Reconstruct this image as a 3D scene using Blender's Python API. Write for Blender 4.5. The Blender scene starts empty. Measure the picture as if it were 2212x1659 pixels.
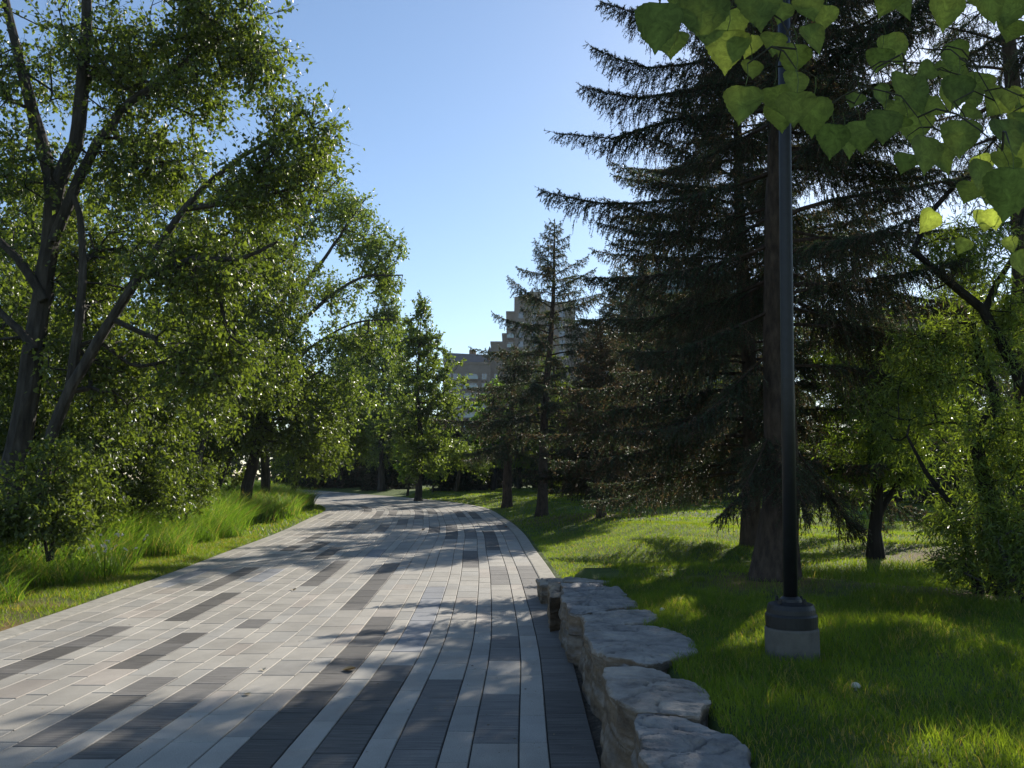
import bpy, bmesh, math, random
import numpy as np
from mathutils import Vector, noise
R = math.radians
random.seed(7)
rng = np.random.default_rng(7)
sc = bpy.context.scene
COL = sc.collection

# ------------------------------------------------------------------ camera, sky, sun, exposure
F = 1850.0; H0 = 1035.0; CX = 1106.0; CY = 829.5; EYE = 1.6
PITCH = math.atan((H0 - CY) / F)
cp, sp = math.cos(PITCH), math.sin(PITCH)
cam_d = bpy.data.cameras.new('camera'); cam = bpy.data.objects.new('camera', cam_d); COL.objects.link(cam)
cam.location = (0, 0, EYE); cam.rotation_euler = (R(90) + PITCH, 0, 0)
cam_d.sensor_width = 36; cam_d.lens = 36 * F / 2212; cam_d.clip_start = 0.05; cam_d.clip_end = 3000
sc.camera = cam
SUN_EL, SUN_AZ = 28.0, 26.0          # azimuth to the right of +Y
w = bpy.data.worlds.new('World'); sc.world = w; w.use_nodes = True
nt = w.node_tree; nt.nodes.clear()
sky = nt.nodes.new('ShaderNodeTexSky'); sky.sky_type = 'NISHITA'; sky.sun_disc = False
sky.sun_elevation = R(SUN_EL); sky.sun_rotation = R(SUN_AZ); sky.air_density = 1.0; sky.dust_density = 0.2; sky.ozone_density = 2.6
bg = nt.nodes.new('ShaderNodeBackground'); bg.inputs[1].default_value = 0.112
wo = nt.nodes.new('ShaderNodeOutputWorld')
nt.links.new(sky.outputs[0], bg.inputs[0]); nt.links.new(bg.outputs[0], wo.inputs[0])
sd = bpy.data.lights.new('sun', 'SUN'); sd.energy = 5.0; sd.angle = R(0.53); sd.color = (1.0, 0.93, 0.82)
so = bpy.data.objects.new('sun', sd); COL.objects.link(so)
se, sa = R(SUN_EL), R(SUN_AZ)
SUNV = Vector((math.sin(sa) * math.cos(se), math.cos(sa) * math.cos(se), math.sin(se)))
so.rotation_euler = SUNV.to_track_quat('Z', 'Y').to_euler(); so.location = SUNV * 60
sc.view_settings.view_transform = 'Standard'; sc.view_settings.look = 'None'
sc.view_settings.exposure = 0.5; sc.view_settings.gamma = 1.0; sc.view_settings.use_curve_mapping = False
sc.render.engine = 'CYCLES'
cy = sc.cycles
cy.max_bounces = 7; cy.diffuse_bounces = 4; cy.glossy_bounces = 2; cy.transmission_bounces = 4; cy.transparent_max_bounces = 4
cy.sample_clamp_indirect = 6; cy.caustics_reflective = False; cy.caustics_refractive = False
cy.use_denoising = True
try:
    cy.denoiser = 'OPENIMAGEDENOISE'; cy.denoising_prefilter = 'ACCURATE'
except Exception: pass

# ------------------------------------------------------------------ helpers
def PD(px, py, d):
    """point at forward distance d seen at photo position px,py"""
    x = (px - CX) / F; y = (CY - py) / F
    fw = cp - y * sp; up = y * cp + sp; t = d / fw
    return np.array((x * t, d, EYE + up * t))

def project(P):
    P = np.atleast_2d(P); y = P[:, 1]; z = P[:, 2] - EYE
    fw = y * cp + z * sp; up = z * cp - y * sp
    return np.stack((CX + F * P[:, 0] / fw, CY - F * up / fw), 1)

def base(y):
    t = np.clip(np.asarray(y, float), 11, 75) - 11
    return .0165 * t * t / (t + 3)

def tag(o, label=None, cat=None, group=None, kind=None):
    if label: o['label'] = label
    if cat: o['category'] = cat
    if group: o['group'] = group
    if kind: o['kind'] = kind
    return o

def empty(name, loc, rz=0):
    o = bpy.data.objects.new(name, None); COL.objects.link(o); o.location = loc; o.rotation_euler = (0, 0, rz)
    o.empty_display_size = .2
    return o

def mesh(name, V, faces, mat=None, parent=None, loc=(0, 0, 0), col=None, uv=None, fmat=None, smooth=False):
    """V (n,3) numpy; faces: list of (m,k) int arrays; col (n,3) per vertex; uv per vertex (n,2)"""
    V = np.asarray(V, np.float32) - np.asarray(loc, np.float32)
    if isinstance(faces, np.ndarray): faces = [faces]
    faces = [np.asarray(f) for f in faces if len(f)]
    me = bpy.data.meshes.new(name)
    me.vertices.add(len(V)); me.vertices.foreach_set('co', V.ravel())
    li = np.concatenate([f.ravel() for f in faces]).astype(np.int32)
    tot = np.concatenate([np.full(len(f), f.shape[1]) for f in faces]).astype(np.int32)
    st = np.concatenate(([0], np.cumsum(tot)[:-1])).astype(np.int32)
    me.loops.add(len(li)); me.loops.foreach_set('vertex_index', li)
    me.polygons.add(len(tot)); me.polygons.foreach_set('loop_start', st); me.polygons.foreach_set('loop_total', tot)
    if fmat is not None: me.polygons.foreach_set('material_index', np.asarray(fmat, np.int32))
    me.polygons.foreach_set('use_smooth', np.full(len(tot), bool(smooth)))
    me.update(calc_edges=True)
    if col is not None:
        a = me.color_attributes.new('Col', 'FLOAT_COLOR', 'POINT')
        c4 = np.ones((len(V), 4), np.float32); c4[:, :3] = col; a.data.foreach_set('color', c4.ravel())
    if uv is not None:
        u = me.uv_layers.new(name='UVMap'); u.data.foreach_set('uv', np.asarray(uv, np.float32)[li].ravel())
    for m in (mat if isinstance(mat, (list, tuple)) else [mat]):
        if m: me.materials.append(m)
    o = bpy.data.objects.new(name, me); COL.objects.link(o)
    if parent: o.parent = parent
    else: o.location = loc
    return o

class MB:
    """collects geometry"""
    def __init__(s): s.V = []; s.F = {}; s.C = []; s.n = 0
    def add(s, V, F, col=None):
        V = np.asarray(V, float); s.V.append(V)
        F = np.asarray(F) + s.n
        s.F.setdefault(F.shape[1], []).append(F)
        s.C.append(np.broadcast_to(np.asarray(col if col is not None else (1, 1, 1), float), (len(V), 3)))
        s.n += len(V)
    def box(s, x0, x1, y0, y1, z0, z1, col=None):
        V = [(x, y, z) for z in (z0, z1) for y in (y0, y1) for x in (x0, x1)]
        s.add(V, [(0, 2, 3, 1), (4, 5, 7, 6), (0, 1, 5, 4), (2, 6, 7, 3), (0, 4, 6, 2), (1, 3, 7, 5)], col)
    def tube(s, pts, rad, k=8, col=None, cap=True, wob=0):
        pts = np.asarray(pts, float); rad = np.asarray(rad, float); n = len(pts)
        tan = np.gradient(pts, axis=0); tan /= np.linalg.norm(tan, axis=1)[:, None] + 1e-9
        ref = np.array((1., .13, 0.)) if abs(tan[0][0]) < .8 else np.array((0, 1., .1))
        a = np.cross(tan, ref); a /= np.linalg.norm(a, axis=1)[:, None]; b = np.cross(tan, a)
        th = np.arange(k) * 2 * math.pi / k
        rr = rad[:, None] * (1 + wob * rng.normal(size=(n, k)))
        V = pts[:, None, :] + rr[..., None] * (np.cos(th)[None, :, None] * a[:, None, :] + np.sin(th)[None, :, None] * b[:, None, :])
        i = np.arange(n - 1)[:, None] * k; j = np.arange(k)[None, :]; j2 = (j + 1) % k
        Fq = np.stack((i + j, i + j2, i + k + j2, i + k + j), -1).reshape(-1, 4)
        s.add(V.reshape(-1, 3), Fq, col)
        if cap:
            s.F.setdefault(k, []).append(np.arange(k)[None, ::-1] + s.n - n * k)
            s.F.setdefault(k, []).append(np.arange(k)[None, :] + s.n - k)
    def frusta(s, P0, P1, r0, r1, k=4, col=None):
        P0 = np.asarray(P0, float); P1 = np.asarray(P1, float); n = len(P0)
        if not n: return
        t = P1 - P0; t /= np.linalg.norm(t, axis=1)[:, None] + 1e-9
        ref = np.where(np.abs(t[:, :1]) < .8, np.array((1., .1, 0.)), np.array((0., 1., .1)))
        a = np.cross(t, ref); a /= np.linalg.norm(a, axis=1)[:, None] + 1e-9; b = np.cross(t, a)
        th = np.arange(k) * 2 * math.pi / k
        ring = np.cos(th)[None, :, None] * a[:, None, :] + np.sin(th)[None, :, None] * b[:, None, :]
        V = np.concatenate((P0[:, None, :] + ring * np.asarray(r0).reshape(-1, 1, 1), P1[:, None, :] + ring * np.asarray(r1).reshape(-1, 1, 1)), 1)
        i = np.arange(n)[:, None] * 2 * k; j = np.arange(k)[None, :]; j2 = (j + 1) % k
        Fq = np.stack((i + j, i + j2, i + k + j2, i + k + j), -1).reshape(-1, 4)
        if col is not None and np.ndim(col) == 2: col = np.repeat(col, 2 * k, 0)
        s.add(V.reshape(-1, 3), Fq, col)
    def build(s, name, mat, parent=None, loc=(0, 0, 0), smooth=False):
        return mesh(name, np.concatenate(s.V), [np.concatenate(f) for f in s.F.values()], mat, parent, loc, np.concatenate(s.C), smooth=smooth)

def unit(v): return v / (np.linalg.norm(v, axis=-1, keepdims=True) + 1e-9)

def spline(pts, step):
    """Catmull-Rom through pts resampled about every step metres"""
    P = np.asarray(pts, float)
    if len(P) == 2: P = np.array((P[0], (P[0] + P[1]) / 2, P[1]))
    Q = np.vstack((2 * P[0] - P[1], P, 2 * P[-1] - P[-2])); out = []
    for i in range(1, len(Q) - 2):
        p0, p1, p2, p3 = Q[i - 1], Q[i], Q[i + 1], Q[i + 2]
        n = max(1, int(np.linalg.norm(p2 - p1) / step)); t = (np.arange(n) / n)[:, None]
        out.append(.5 * (2 * p1 + (p2 - p0) * t + (2 * p0 - 5 * p1 + 4 * p2 - p3) * t ** 2 + (3 * p1 - p0 - 3 * p2 + p3) * t ** 3))
    out.append(Q[-2][None]); return np.vstack(out)

# ------------------------------------------------------------------ materials
def newmat(name):
    m = bpy.data.materials.new(name); m.use_nodes = True; n = m.node_tree.nodes; n.clear()
    return m, n, m.node_tree.links
def node(n, typ, **kw):
    x = n.new(typ)
    for k, v in kw.items(): setattr(x, k, v)
    return x
def leafmat(name, tmul=(1.6, 1.9, .5), tfac=.4, rough=.38, spec=.5, nscale=0):
    m, n, l = newmat(name)
    ca = node(n, 'ShaderNodeVertexColor', layer_name='Col')
    if nscale:      # blotches and fine veining
        tc = node(n, 'ShaderNodeTexCoord'); nz = node(n, 'ShaderNodeTexNoise'); nz.inputs['Scale'].default_value = nscale; nz.inputs['Detail'].default_value = 9; nz.inputs['Roughness'].default_value = .7; nz.inputs['Distortion'].default_value = 1.2
        l.new(tc.outputs['Object'], nz.inputs[0]); mr = node(n, 'ShaderNodeMapRange'); mr.inputs[1].default_value = .32; mr.inputs[2].default_value = .68; mr.inputs[3].default_value = .55; mr.inputs[4].default_value = 1.35; l.new(nz.outputs[0], mr.inputs[0])
        sv = node(n, 'ShaderNodeVectorMath', operation='SCALE'); l.new(ca.outputs[0], sv.inputs[0]); l.new(mr.outputs[0], sv.inputs['Scale']); ca = sv
    p = node(n, 'ShaderNodeBsdfPrincipled'); p.inputs['Roughness'].default_value = rough; p.inputs['Specular IOR Level'].default_value = spec
    l.new(ca.outputs[0], p.inputs['Base Color'])
    mul = node(n, 'ShaderNodeVectorMath', operation='MULTIPLY'); mul.inputs[1].default_value = tmul
    l.new(ca.outputs[0], mul.inputs[0])
    tr = node(n, 'ShaderNodeBsdfTranslucent'); l.new(mul.outputs[0], tr.inputs[0])
    mx = node(n, 'ShaderNodeMixShader'); mx.inputs[0].default_value = tfac
    l.new(p.outputs[0], mx.inputs[1]); l.new(tr.outputs[0], mx.inputs[2])
    o = node(n, 'ShaderNodeOutputMaterial'); l.new(mx.outputs[0], o.inputs[0])
    return m
def ramp(n, stops):
    r = node(n, 'ShaderNodeValToRGB'); e = r.color_ramp.elements
    while len(e) < len(stops): e.new(.5)
    for q, (p, c) in zip(e, stops): q.position = p; q.color = (*c, 1)
    return r
def noisemat(name, stops, scale=4, detail=8, rough=.85, bump=.3, bscale=30, stretch=(1, 1, 1), spec=.3, usecol=False, bdist=.02):
    m, n, l = newmat(name)
    tc = node(n, 'ShaderNodeTexCoord'); mp = node(n, 'ShaderNodeMapping'); mp.inputs['Scale'].default_value = stretch
    l.new(tc.outputs['Object'], mp.inputs[0])
    nz = node(n, 'ShaderNodeTexNoise'); nz.inputs['Scale'].default_value = scale; nz.inputs['Detail'].default_value = detail; nz.inputs['Roughness'].default_value = .62
    l.new(mp.outputs[0], nz.inputs['Vector'])
    r = ramp(n, stops); l.new(nz.outputs[0], r.inputs[0])
    p = node(n, 'ShaderNodeBsdfPrincipled'); p.inputs['Roughness'].default_value = rough; p.inputs['Specular IOR Level'].default_value = spec
    src = r.outputs[0]
    if usecol:
        ca = node(n, 'ShaderNodeVertexColor', layer_name='Col')
        mul = node(n, 'ShaderNodeMix', data_type='RGBA', blend_type='MULTIPLY'); mul.inputs[0].default_value = 1
        l.new(src, mul.inputs[6]); l.new(ca.outputs[0], mul.inputs[7]); src = mul.outputs[2]
    l.new(src, p.inputs['Base Color'])
    n2 = node(n, 'ShaderNodeTexNoise'); n2.inputs['Scale'].default_value = bscale; n2.inputs['Detail'].default_value = 8; n2.inputs['Roughness'].default_value = .65
    l.new(mp.outputs[0], n2.inputs['Vector'])
    b = node(n, 'ShaderNodeBump'); b.inputs['Strength'].default_value = bump; b.inputs['Distance'].default_value = bdist
    l.new(n2.outputs[0], b.inputs['Height']); l.new(b.outputs[0], p.inputs['Normal'])
    o = node(n, 'ShaderNodeOutputMaterial'); l.new(p.outputs[0], o.inputs[0])
    return m

M_leaf = leafmat('poplar_leaf', (2.3, 2.3, .75), .46, .40, .5)
M_bigleaf = leafmat('big_poplar_leaf', (6.2, 5.8, 2.2), .58, .5, .3, 55)
M_needle = leafmat('spruce_needle', (1.7, 1.7, 1.0), .38, .5, .35)
M_grass = leafmat('grass_blade', (2.9, 2.8, .85), .55, .45, .35)
M_bark = noisemat('poplar_bark', [(.3, (.018, .016, .013)), (.55, (.052, .046, .038)), (.75, (.10, .09, .075))], 9, 8, .9, .9, 14, (1, 1, .22), bdist=.03, usecol=True)
M_sbark = noisemat('spruce_bark', [(.3, (.030, .022, .017)), (.6, (.085, .062, .047)), (.8, (.13, .10, .08))], 14, 8, .95, .9, 22, (1, 1, .35), bdist=.03, usecol=True)
M_rock = noisemat('sandstone', [(.28, (.08, .072, .065)), (.42, (.25, .23, .205)), (.6, (.40, .365, .315)), (.8, (.52, .46, .39))], 4.2, 14, .85, 1.0, 14, (1, 1, 2.2), bdist=.03, usecol=True)
M_conc = noisemat('concrete', [(.3, (.25, .24, .215)), (.6, (.37, .355, .32)), (.8, (.43, .41, .37))], 9, 10, .9, .35, 60, usecol=True, bdist=.006)
M_dirt = noisemat('dirt', [(.3, (.035, .028, .02)), (.55, (.10, .08, .058)), (.75, (.22, .18, .13))], 22, 10, .95, .9, 45, bdist=.02)
M_black = noisemat('black_paint', [(.3, (.008, .008, .009)), (.8, (.018, .018, .020))], 20, 5, .5, .08, 90, spec=.5, bdist=.002)
M_lawn = noisemat('lawn_soil', [(.28, (.045, .065, .016)), (.5, (.085, .13, .022)), (.72, (.14, .185, .034))], 1.3, 12, .9, .9, 40, bdist=.05, usecol=True)

# ------------------------------------------------------------------ path line and ground height
A0 = [(.50, -3), (.50, 2), (.50, 5), (.54, 8.5), (.46, 12.8), (.37, 15.6), (.24, 18.5), (.02, 23.5), (-.45, 29), (-1.45, 36.9), (-3.5, 43.), (-6.3, 48.4), (-9.5, 53.8), (-13.9, 61), (-20, 69), (-30, 80)]
A = spline([(x, y, 0) for x, y in A0], .2)[:, :2]
seg = np.linalg.norm(np.diff(A, axis=0), axis=1); S = np.concatenate(([0], np.cumsum(seg)))
s_tot = S[-1]
Tn = unit(np.gradient(A, axis=0))
for _ in range(12): Tn[1:-1] = (Tn[:-2] + Tn[1:-1] * 2 + Tn[2:]) / 4
Tn = unit(Tn)
def A_at(s):
    s = np.asarray(s, float)
    p = np.stack((np.interp(s, S, A[:, 0]), np.interp(s, S, A[:, 1])), -1)
    t = unit(np.stack((np.interp(s, S, Tn[:, 0]), np.interp(s, S, Tn[:, 1])), -1))
    nrm = np.stack((-t[..., 1], t[..., 0]), -1)      # to the left
    return p, t, nrm
def W_at(s):
    y = A_at(s)[0][..., 1]
    return np.interp(y, [0, 9, 12.5, 19, 28, 60], [5.6, 5.62, 5.78, 5.95, 6.1, 5.95])
def XY(s, u):
    """u metres to the left of the right paver edge (scaled by the local width)"""
    p, t, nrm = A_at(s); k = W_at(s) / 5.62
    return p + nrm * (np.asarray(u) * k)[..., None]
AS = A[::3]; NS = np.stack((-Tn[::3, 1], Tn[::3, 0]), 1)
def u_of(x, y):
    """signed distance left(+)/right(-) of the right paver edge"""
    x = np.atleast_1d(np.asarray(x, float)); y = np.atleast_1d(np.asarray(y, float)); out = np.empty(len(x)); oy = np.empty(len(x))
    for i in range(0, len(x), 20000):
        q = np.stack((x[i:i + 20000], y[i:i + 20000]), 1)
        d = ((q[:, None, :] - AS[None]) ** 2).sum(-1); j = d.argmin(1)
        out[i:i + 20000] = ((q - AS[j]) * NS[j]).sum(1); oy[i:i + 20000] = AS[j][:, 1]
    return out, oy
def sstep(a, b, x):
    t = np.clip((x - a) / (b - a), 0, 1); return t * t * (3 - 2 * t)
def height(x, y):
    u, yy = u_of(x, y); r = -u
    x = np.atleast_1d(x); y = np.atleast_1d(y)
    wl = np.interp(yy, [0, 9, 12.5, 19, 28, 60], [5.6, 5.62, 5.78, 5.95, 6.1, 5.95]) + .3
    b = base(y)
    near = 1 - sstep(11.6, 14.5, y)                       # boulder stretch
    wall = .40 * sstep(.30, .55, r)
    top = np.interp(y, [12, 20, 30, 45], [.42, .42, .34, .16])
    soft = top * sstep(.2, 3.4, r)
    bump = .05 * np.sin(x * .9 + 1) * np.sin(y * .55 + .5) + .03 * np.sin(x * 2.1 + y * 1.3)
    hr = near * wall + (1 - near) * soft + bump * sstep(.6, 3, r)
    hl = .03 * sstep(0, .3, u - wl) + .30 * sstep(.8, 3.4, u - wl) + .08 * np.sin(x * .7 + y * .4) * sstep(.8, 4, u - wl)
    out = b + np.where(r > 0, hr, np.where(u > wl, hl, 0))
    under = (r < .27) & (u < wl - .02)
    return np.where(under, b - .07, out - np.where(r > 0, 0., 0.))
def hz(x, y): return float(height(x, y)[0])

xs = np.concatenate((-np.geomspace(420, 11.2, 30), np.arange(-11, -6.3, .3), np.arange(-6.2, -4.6, .12), np.arange(-4.5, -.2, .35), np.arange(-.1, 3, .08), np.arange(3.1, 12, .25), np.geomspace(12.4, 420, 30)))
ys = np.concatenate((-np.geomspace(60, 3, 10), np.arange(-2.5, 20, .16), np.arange(20, 64, .35), np.geomspace(64.5, 700, 30)))
XX, YY = np.meshgrid(xs, ys); ZZ = height(XX.ravel(), YY.ravel())
nx, ny = len(xs), len(ys)
i, j = np.meshgrid(np.arange(nx - 1), np.arange(ny - 1)); q = (j * nx + i).ravel()
Fg = np.stack((q, q + 1, q + nx + 1, q + nx), 1)
gx, gy = XX.ravel(), YY.ravel()
ug, _ = u_of(gx, gy)
colg = np.ones((len(gx), 3))
# worn brown soil: strips by the kerb, under trees
def spot(x, y, r, amt=1.0):
    d = np.hypot(gx - x, gy - y) / r
    k = np.clip(1.15 - d + .25 * np.sin(gx * 5.1 + gy * 3.3) * np.sin(gx * 2.3 - gy * 6.1), 0, 1)[:, None] * amt
    colg[:] = colg * (1 - k) + np.array((2.3, .95, 1.9)) * k
for a in [(-5.55, 9.6, .9, .8), (-6.0, 11, .7, .7), (3.1, 10.2, 1.3, .85), (5.3, 8.8, 1.2, .8), (6.4, 13, 1.6, .8), (2.8, 26, 2.2, .8), (1.0, 27.5, 1.5, .6), (4.4, 9.2, .8, .7), (-8.8, 14, 3.2, .9), (-10, 19, 3.5, .9)]: spot(*a)
lawn = mesh('ground', np.stack((gx, gy, ZZ), 1), Fg, M_lawn, col=colg, smooth=True); tag(lawn, kind='structure')

# ------------------------------------------------------------------ paved path
mp_, n, l = newmat('paver')
ca = node(n, 'ShaderNodeVertexColor', layer_name='Col'); uvn = node(n, 'ShaderNodeUVMap', uv_map='UVMap')
m1 = node(n, 'ShaderNodeMapping'); m1.inputs['Scale'].default_value = (55, 2.6, 1); l.new(uvn.outputs[0], m1.inputs[0])
n1 = node(n, 'ShaderNodeTexNoise'); n1.inputs['Scale'].default_value = 1; n1.inputs['Detail'].default_value = 5; n1.inputs['Roughness'].default_value = .6; l.new(m1.outputs[0], n1.inputs[0])
n2 = node(n, 'ShaderNodeTexNoise'); n2.inputs['Scale'].default_value = 140; n2.inputs['Detail'].default_value = 6; l.new(uvn.outputs[0], n2.inputs[0])
n3 = node(n, 'ShaderNodeTexNoise'); n3.inputs['Scale'].default_value = 1.7; n3.inputs['Detail'].default_value = 7; n3.inputs['Roughness'].default_value = .65; l.new(uvn.outputs[0], n3.inputs[0])
sep = node(n, 'ShaderNodeSeparateColor'); l.new(ca.outputs[0], sep.inputs[0])
mr = node(n, 'ShaderNodeMapRange'); mr.inputs[1].default_value = .33; mr.inputs[2].default_value = .12; l.new(sep.outputs[0], mr.inputs[0])   # dark pavers = 1
st = node(n, 'ShaderNodeMapRange'); st.inputs[1].default_value = .36; st.inputs[2].default_value = .66; st.inputs[3].default_value = .62; st.inputs[4].default_value = 1.5; l.new(n1.outputs[0], st.inputs[0])
stm = node(n, 'ShaderNodeMix', data_type='FLOAT'); stm.inputs[2].default_value = 1; l.new(mr.outputs[0], stm.inputs[0]); l.new(st.outputs[0], stm.inputs[3])
g2 = node(n, 'ShaderNodeMapRange'); g2.inputs[1].default_value = .3; g2.inputs[2].default_value = .7; g2.inputs[3].default_value = .78; g2.inputs[4].default_value = 1.2; l.new(n2.outputs[0], g2.inputs[0])
g3 = node(n, 'ShaderNodeMapRange'); g3.inputs[1].default_value = .3; g3.inputs[2].default_value = .72; g3.inputs[3].default_value = .74; g3.inputs[4].default_value = 1.12; l.new(n3.outputs[0], g3.inputs[0])
a1 = node(n, 'ShaderNodeMath', operation='MULTIPLY'); l.new(stm.outputs[0], a1.inputs[0]); l.new(g2.outputs[0], a1.inputs[1])
a2 = node(n, 'ShaderNodeMath', operation='MULTIPLY'); l.new(a1.outputs[0], a2.inputs[0]); l.new(g3.outputs[0], a2.inputs[1])
vm = node(n, 'ShaderNodeVectorMath', operation='SCALE'); l.new(ca.outputs[0], vm.inputs[0]); l.new(a2.outputs[0], vm.inputs['Scale'])
p = node(n, 'ShaderNodeBsdfPrincipled'); p.inputs['Roughness'].default_value = .72; p.inputs['Specular IOR Level'].default_value = .4; l.new(vm.outputs[0], p.inputs['Base Color'])
bb = node(n, 'ShaderNodeBump'); bb.inputs['Strength'].default_value = .35; bb.inputs['Distance'].default_value = .004; l.new(a1.outputs[0], bb.inputs['Height']); l.new(bb.outputs[0], p.inputs['Normal'])
o_ = node(n, 'ShaderNodeOutputMaterial'); l.new(p.outputs[0], o_.inputs[0])
M_joint = noisemat('joint_sand', [(.3, (.03, .027, .022)), (.7, (.09, .08, .065))], 40, 4, .95, .3, 60)

# column borders from the right edge: wide, narrow, wide ...
cols = []; u = 0.0; k = 0
wd = [.285, .178]
while u < 5.55:
    ww = wd[k % 2]
    if u + ww > 5.5: ww = 5.62 - u
    cols.append((u, u + ww, k % 2 == 0 or ww > .23)); u += ww; k += 1
def c1(x, y): return ((x / 3.16) * .8848, (1400 + y / 3.16) * .8848)
def c2(x, y): return ((600 + x / 2.765) * .8848, (1400 + y / 2.765) * .8848)
def c3(x, y): return ((700 + x / 3.16) * .8848, (1170 + y / 3.16) * .8848)
def c4(x, y): return ((x / 2.602) * .8848, (1150 + y / 2.602) * .8848)
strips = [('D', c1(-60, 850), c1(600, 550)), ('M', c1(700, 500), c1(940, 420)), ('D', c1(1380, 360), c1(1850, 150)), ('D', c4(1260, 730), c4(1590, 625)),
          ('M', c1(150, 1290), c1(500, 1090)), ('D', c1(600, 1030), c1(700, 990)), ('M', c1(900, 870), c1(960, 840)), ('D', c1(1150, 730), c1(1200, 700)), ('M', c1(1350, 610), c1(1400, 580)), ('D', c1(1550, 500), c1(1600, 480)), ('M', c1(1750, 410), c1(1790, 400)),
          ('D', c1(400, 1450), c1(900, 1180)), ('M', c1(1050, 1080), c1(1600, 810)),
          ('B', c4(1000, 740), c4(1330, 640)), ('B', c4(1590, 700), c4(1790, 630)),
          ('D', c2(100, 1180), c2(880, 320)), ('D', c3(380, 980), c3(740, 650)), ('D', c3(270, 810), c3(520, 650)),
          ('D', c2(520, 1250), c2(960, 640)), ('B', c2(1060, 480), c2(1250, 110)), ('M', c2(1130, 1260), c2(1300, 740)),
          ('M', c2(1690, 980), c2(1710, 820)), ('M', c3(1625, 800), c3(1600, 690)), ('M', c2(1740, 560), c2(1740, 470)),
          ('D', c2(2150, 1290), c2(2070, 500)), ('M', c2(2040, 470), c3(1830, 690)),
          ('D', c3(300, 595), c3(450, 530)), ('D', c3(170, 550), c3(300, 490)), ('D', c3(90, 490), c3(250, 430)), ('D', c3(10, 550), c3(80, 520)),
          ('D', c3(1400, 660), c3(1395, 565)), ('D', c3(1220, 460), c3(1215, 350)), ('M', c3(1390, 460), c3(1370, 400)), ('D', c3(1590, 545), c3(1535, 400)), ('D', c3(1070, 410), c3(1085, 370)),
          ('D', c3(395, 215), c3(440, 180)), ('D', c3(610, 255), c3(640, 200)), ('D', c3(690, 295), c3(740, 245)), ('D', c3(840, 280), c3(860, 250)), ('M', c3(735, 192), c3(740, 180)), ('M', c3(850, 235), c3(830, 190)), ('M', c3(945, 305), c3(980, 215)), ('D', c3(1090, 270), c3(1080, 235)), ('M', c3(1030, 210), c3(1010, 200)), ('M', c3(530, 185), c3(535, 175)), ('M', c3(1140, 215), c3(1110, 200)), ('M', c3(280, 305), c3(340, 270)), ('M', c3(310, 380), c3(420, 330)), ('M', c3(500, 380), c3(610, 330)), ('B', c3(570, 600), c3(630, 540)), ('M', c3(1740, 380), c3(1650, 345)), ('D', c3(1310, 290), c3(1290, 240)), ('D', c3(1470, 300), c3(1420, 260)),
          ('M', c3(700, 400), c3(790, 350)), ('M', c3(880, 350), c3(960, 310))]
def gpt(px, py):
    x = (px - CX) / F; y = (CY - py) / F; fw = cp - y * sp; up = y * cp + sp; lo, hi = 1, 150
    for _ in range(50):
        m = (lo + hi) / 2
        if EYE + up * m < base(fw * m): hi = m
        else: lo = m
    return x * lo, fw * lo
def su(px, py):
    x, y = gpt(px, py); q = np.array((x, y)); d = ((A - q) ** 2).sum(1); j = d.argmin()
    uu = float((q - A[j]) @ np.array((-Tn[j, 1], Tn[j, 0]))) / float(W_at(S[j]) / 5.62)
    return float(S[j] + (q - A[j]) @ Tn[j]), uu
marks = {}
for code, a, b in strips:
    s0, u0 = su(*a); s1, u1 = su(*b); um = (u0 + u1) / 2
    best = min((c for c in range(len(cols)) if cols[c][2]), key=lambda c: abs((cols[c][0] + cols[c][1]) / 2 - um))
    marks.setdefault(best, []).append((min(s0, s1) - .12, max(s0, s1) + .12, code))
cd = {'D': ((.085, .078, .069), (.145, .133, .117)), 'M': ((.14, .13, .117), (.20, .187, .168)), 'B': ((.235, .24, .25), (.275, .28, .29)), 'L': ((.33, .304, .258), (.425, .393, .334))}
PV, PF, PC, PU = [], [], [], []
L0 = .6; g = .0042; bev = .006
base_f = np.array([(0, 1, 2, 3)] + [(4 + i, 4 + (i + 1) % 4, (i + 1) % 4, i) for i in range(4)] + [(8 + i, 8 + (i + 1) % 4, 4 + (i + 1) % 4, 4 + i) for i in range(4)])
cnt = 0
for ci, (u0, u1, wide) in enumerate(cols):
    off = random.random() * L0 if ci not in (0,) else .1
    s = off - L0; run = None; runn = 0
    while s < s_tot - 1:
        a, b = max(s, .02) + g, s + L0 - g; s += L0
        if b - a < .1: continue
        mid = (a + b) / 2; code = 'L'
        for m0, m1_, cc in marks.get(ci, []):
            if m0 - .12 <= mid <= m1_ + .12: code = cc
        yy = A_at(mid)[0][1]
        if yy > 52 and code == 'L' and wide:
            if runn <= 0 and random.random() < .22: run = random.choice('MDB'); runn = random.randint(1, 4)
            if runn > 0: code = run; runn -= 1
        if code == 'L' and random.random() < .05 and wide: code = 'L'
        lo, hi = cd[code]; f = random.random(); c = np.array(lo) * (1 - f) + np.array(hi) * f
        if code == 'L':
            v = random.random()
            if v < .10: c = c * np.array((1.0, .955, .945))
            elif v < .3: c = c * np.array((.90, .92, .95))
            if not wide: c = c * 1.05
        ua, ub = u0 + g, u1 - g
        dz = random.uniform(-.0012, .0012)
        ring = []
        for ins, z in ((bev * .7, 0), (0, -.005), (0, -.04)):
            for ss, uu in ((a + ins, ua + ins), (a + ins, ub - ins), (b - ins, ub - ins), (b - ins, ua + ins)):
                ring.append((ss, uu, z + dz))
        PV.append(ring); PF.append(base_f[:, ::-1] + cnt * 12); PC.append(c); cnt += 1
PV = np.array(PV, float).reshape(-1, 3)
xy = XY(PV[:, 0], PV[:, 1])
V = np.column_stack((xy, base(xy[:, 1]) + PV[:, 2]))
Fp = np.concatenate(PF)
ff = Fp.copy()
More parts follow.
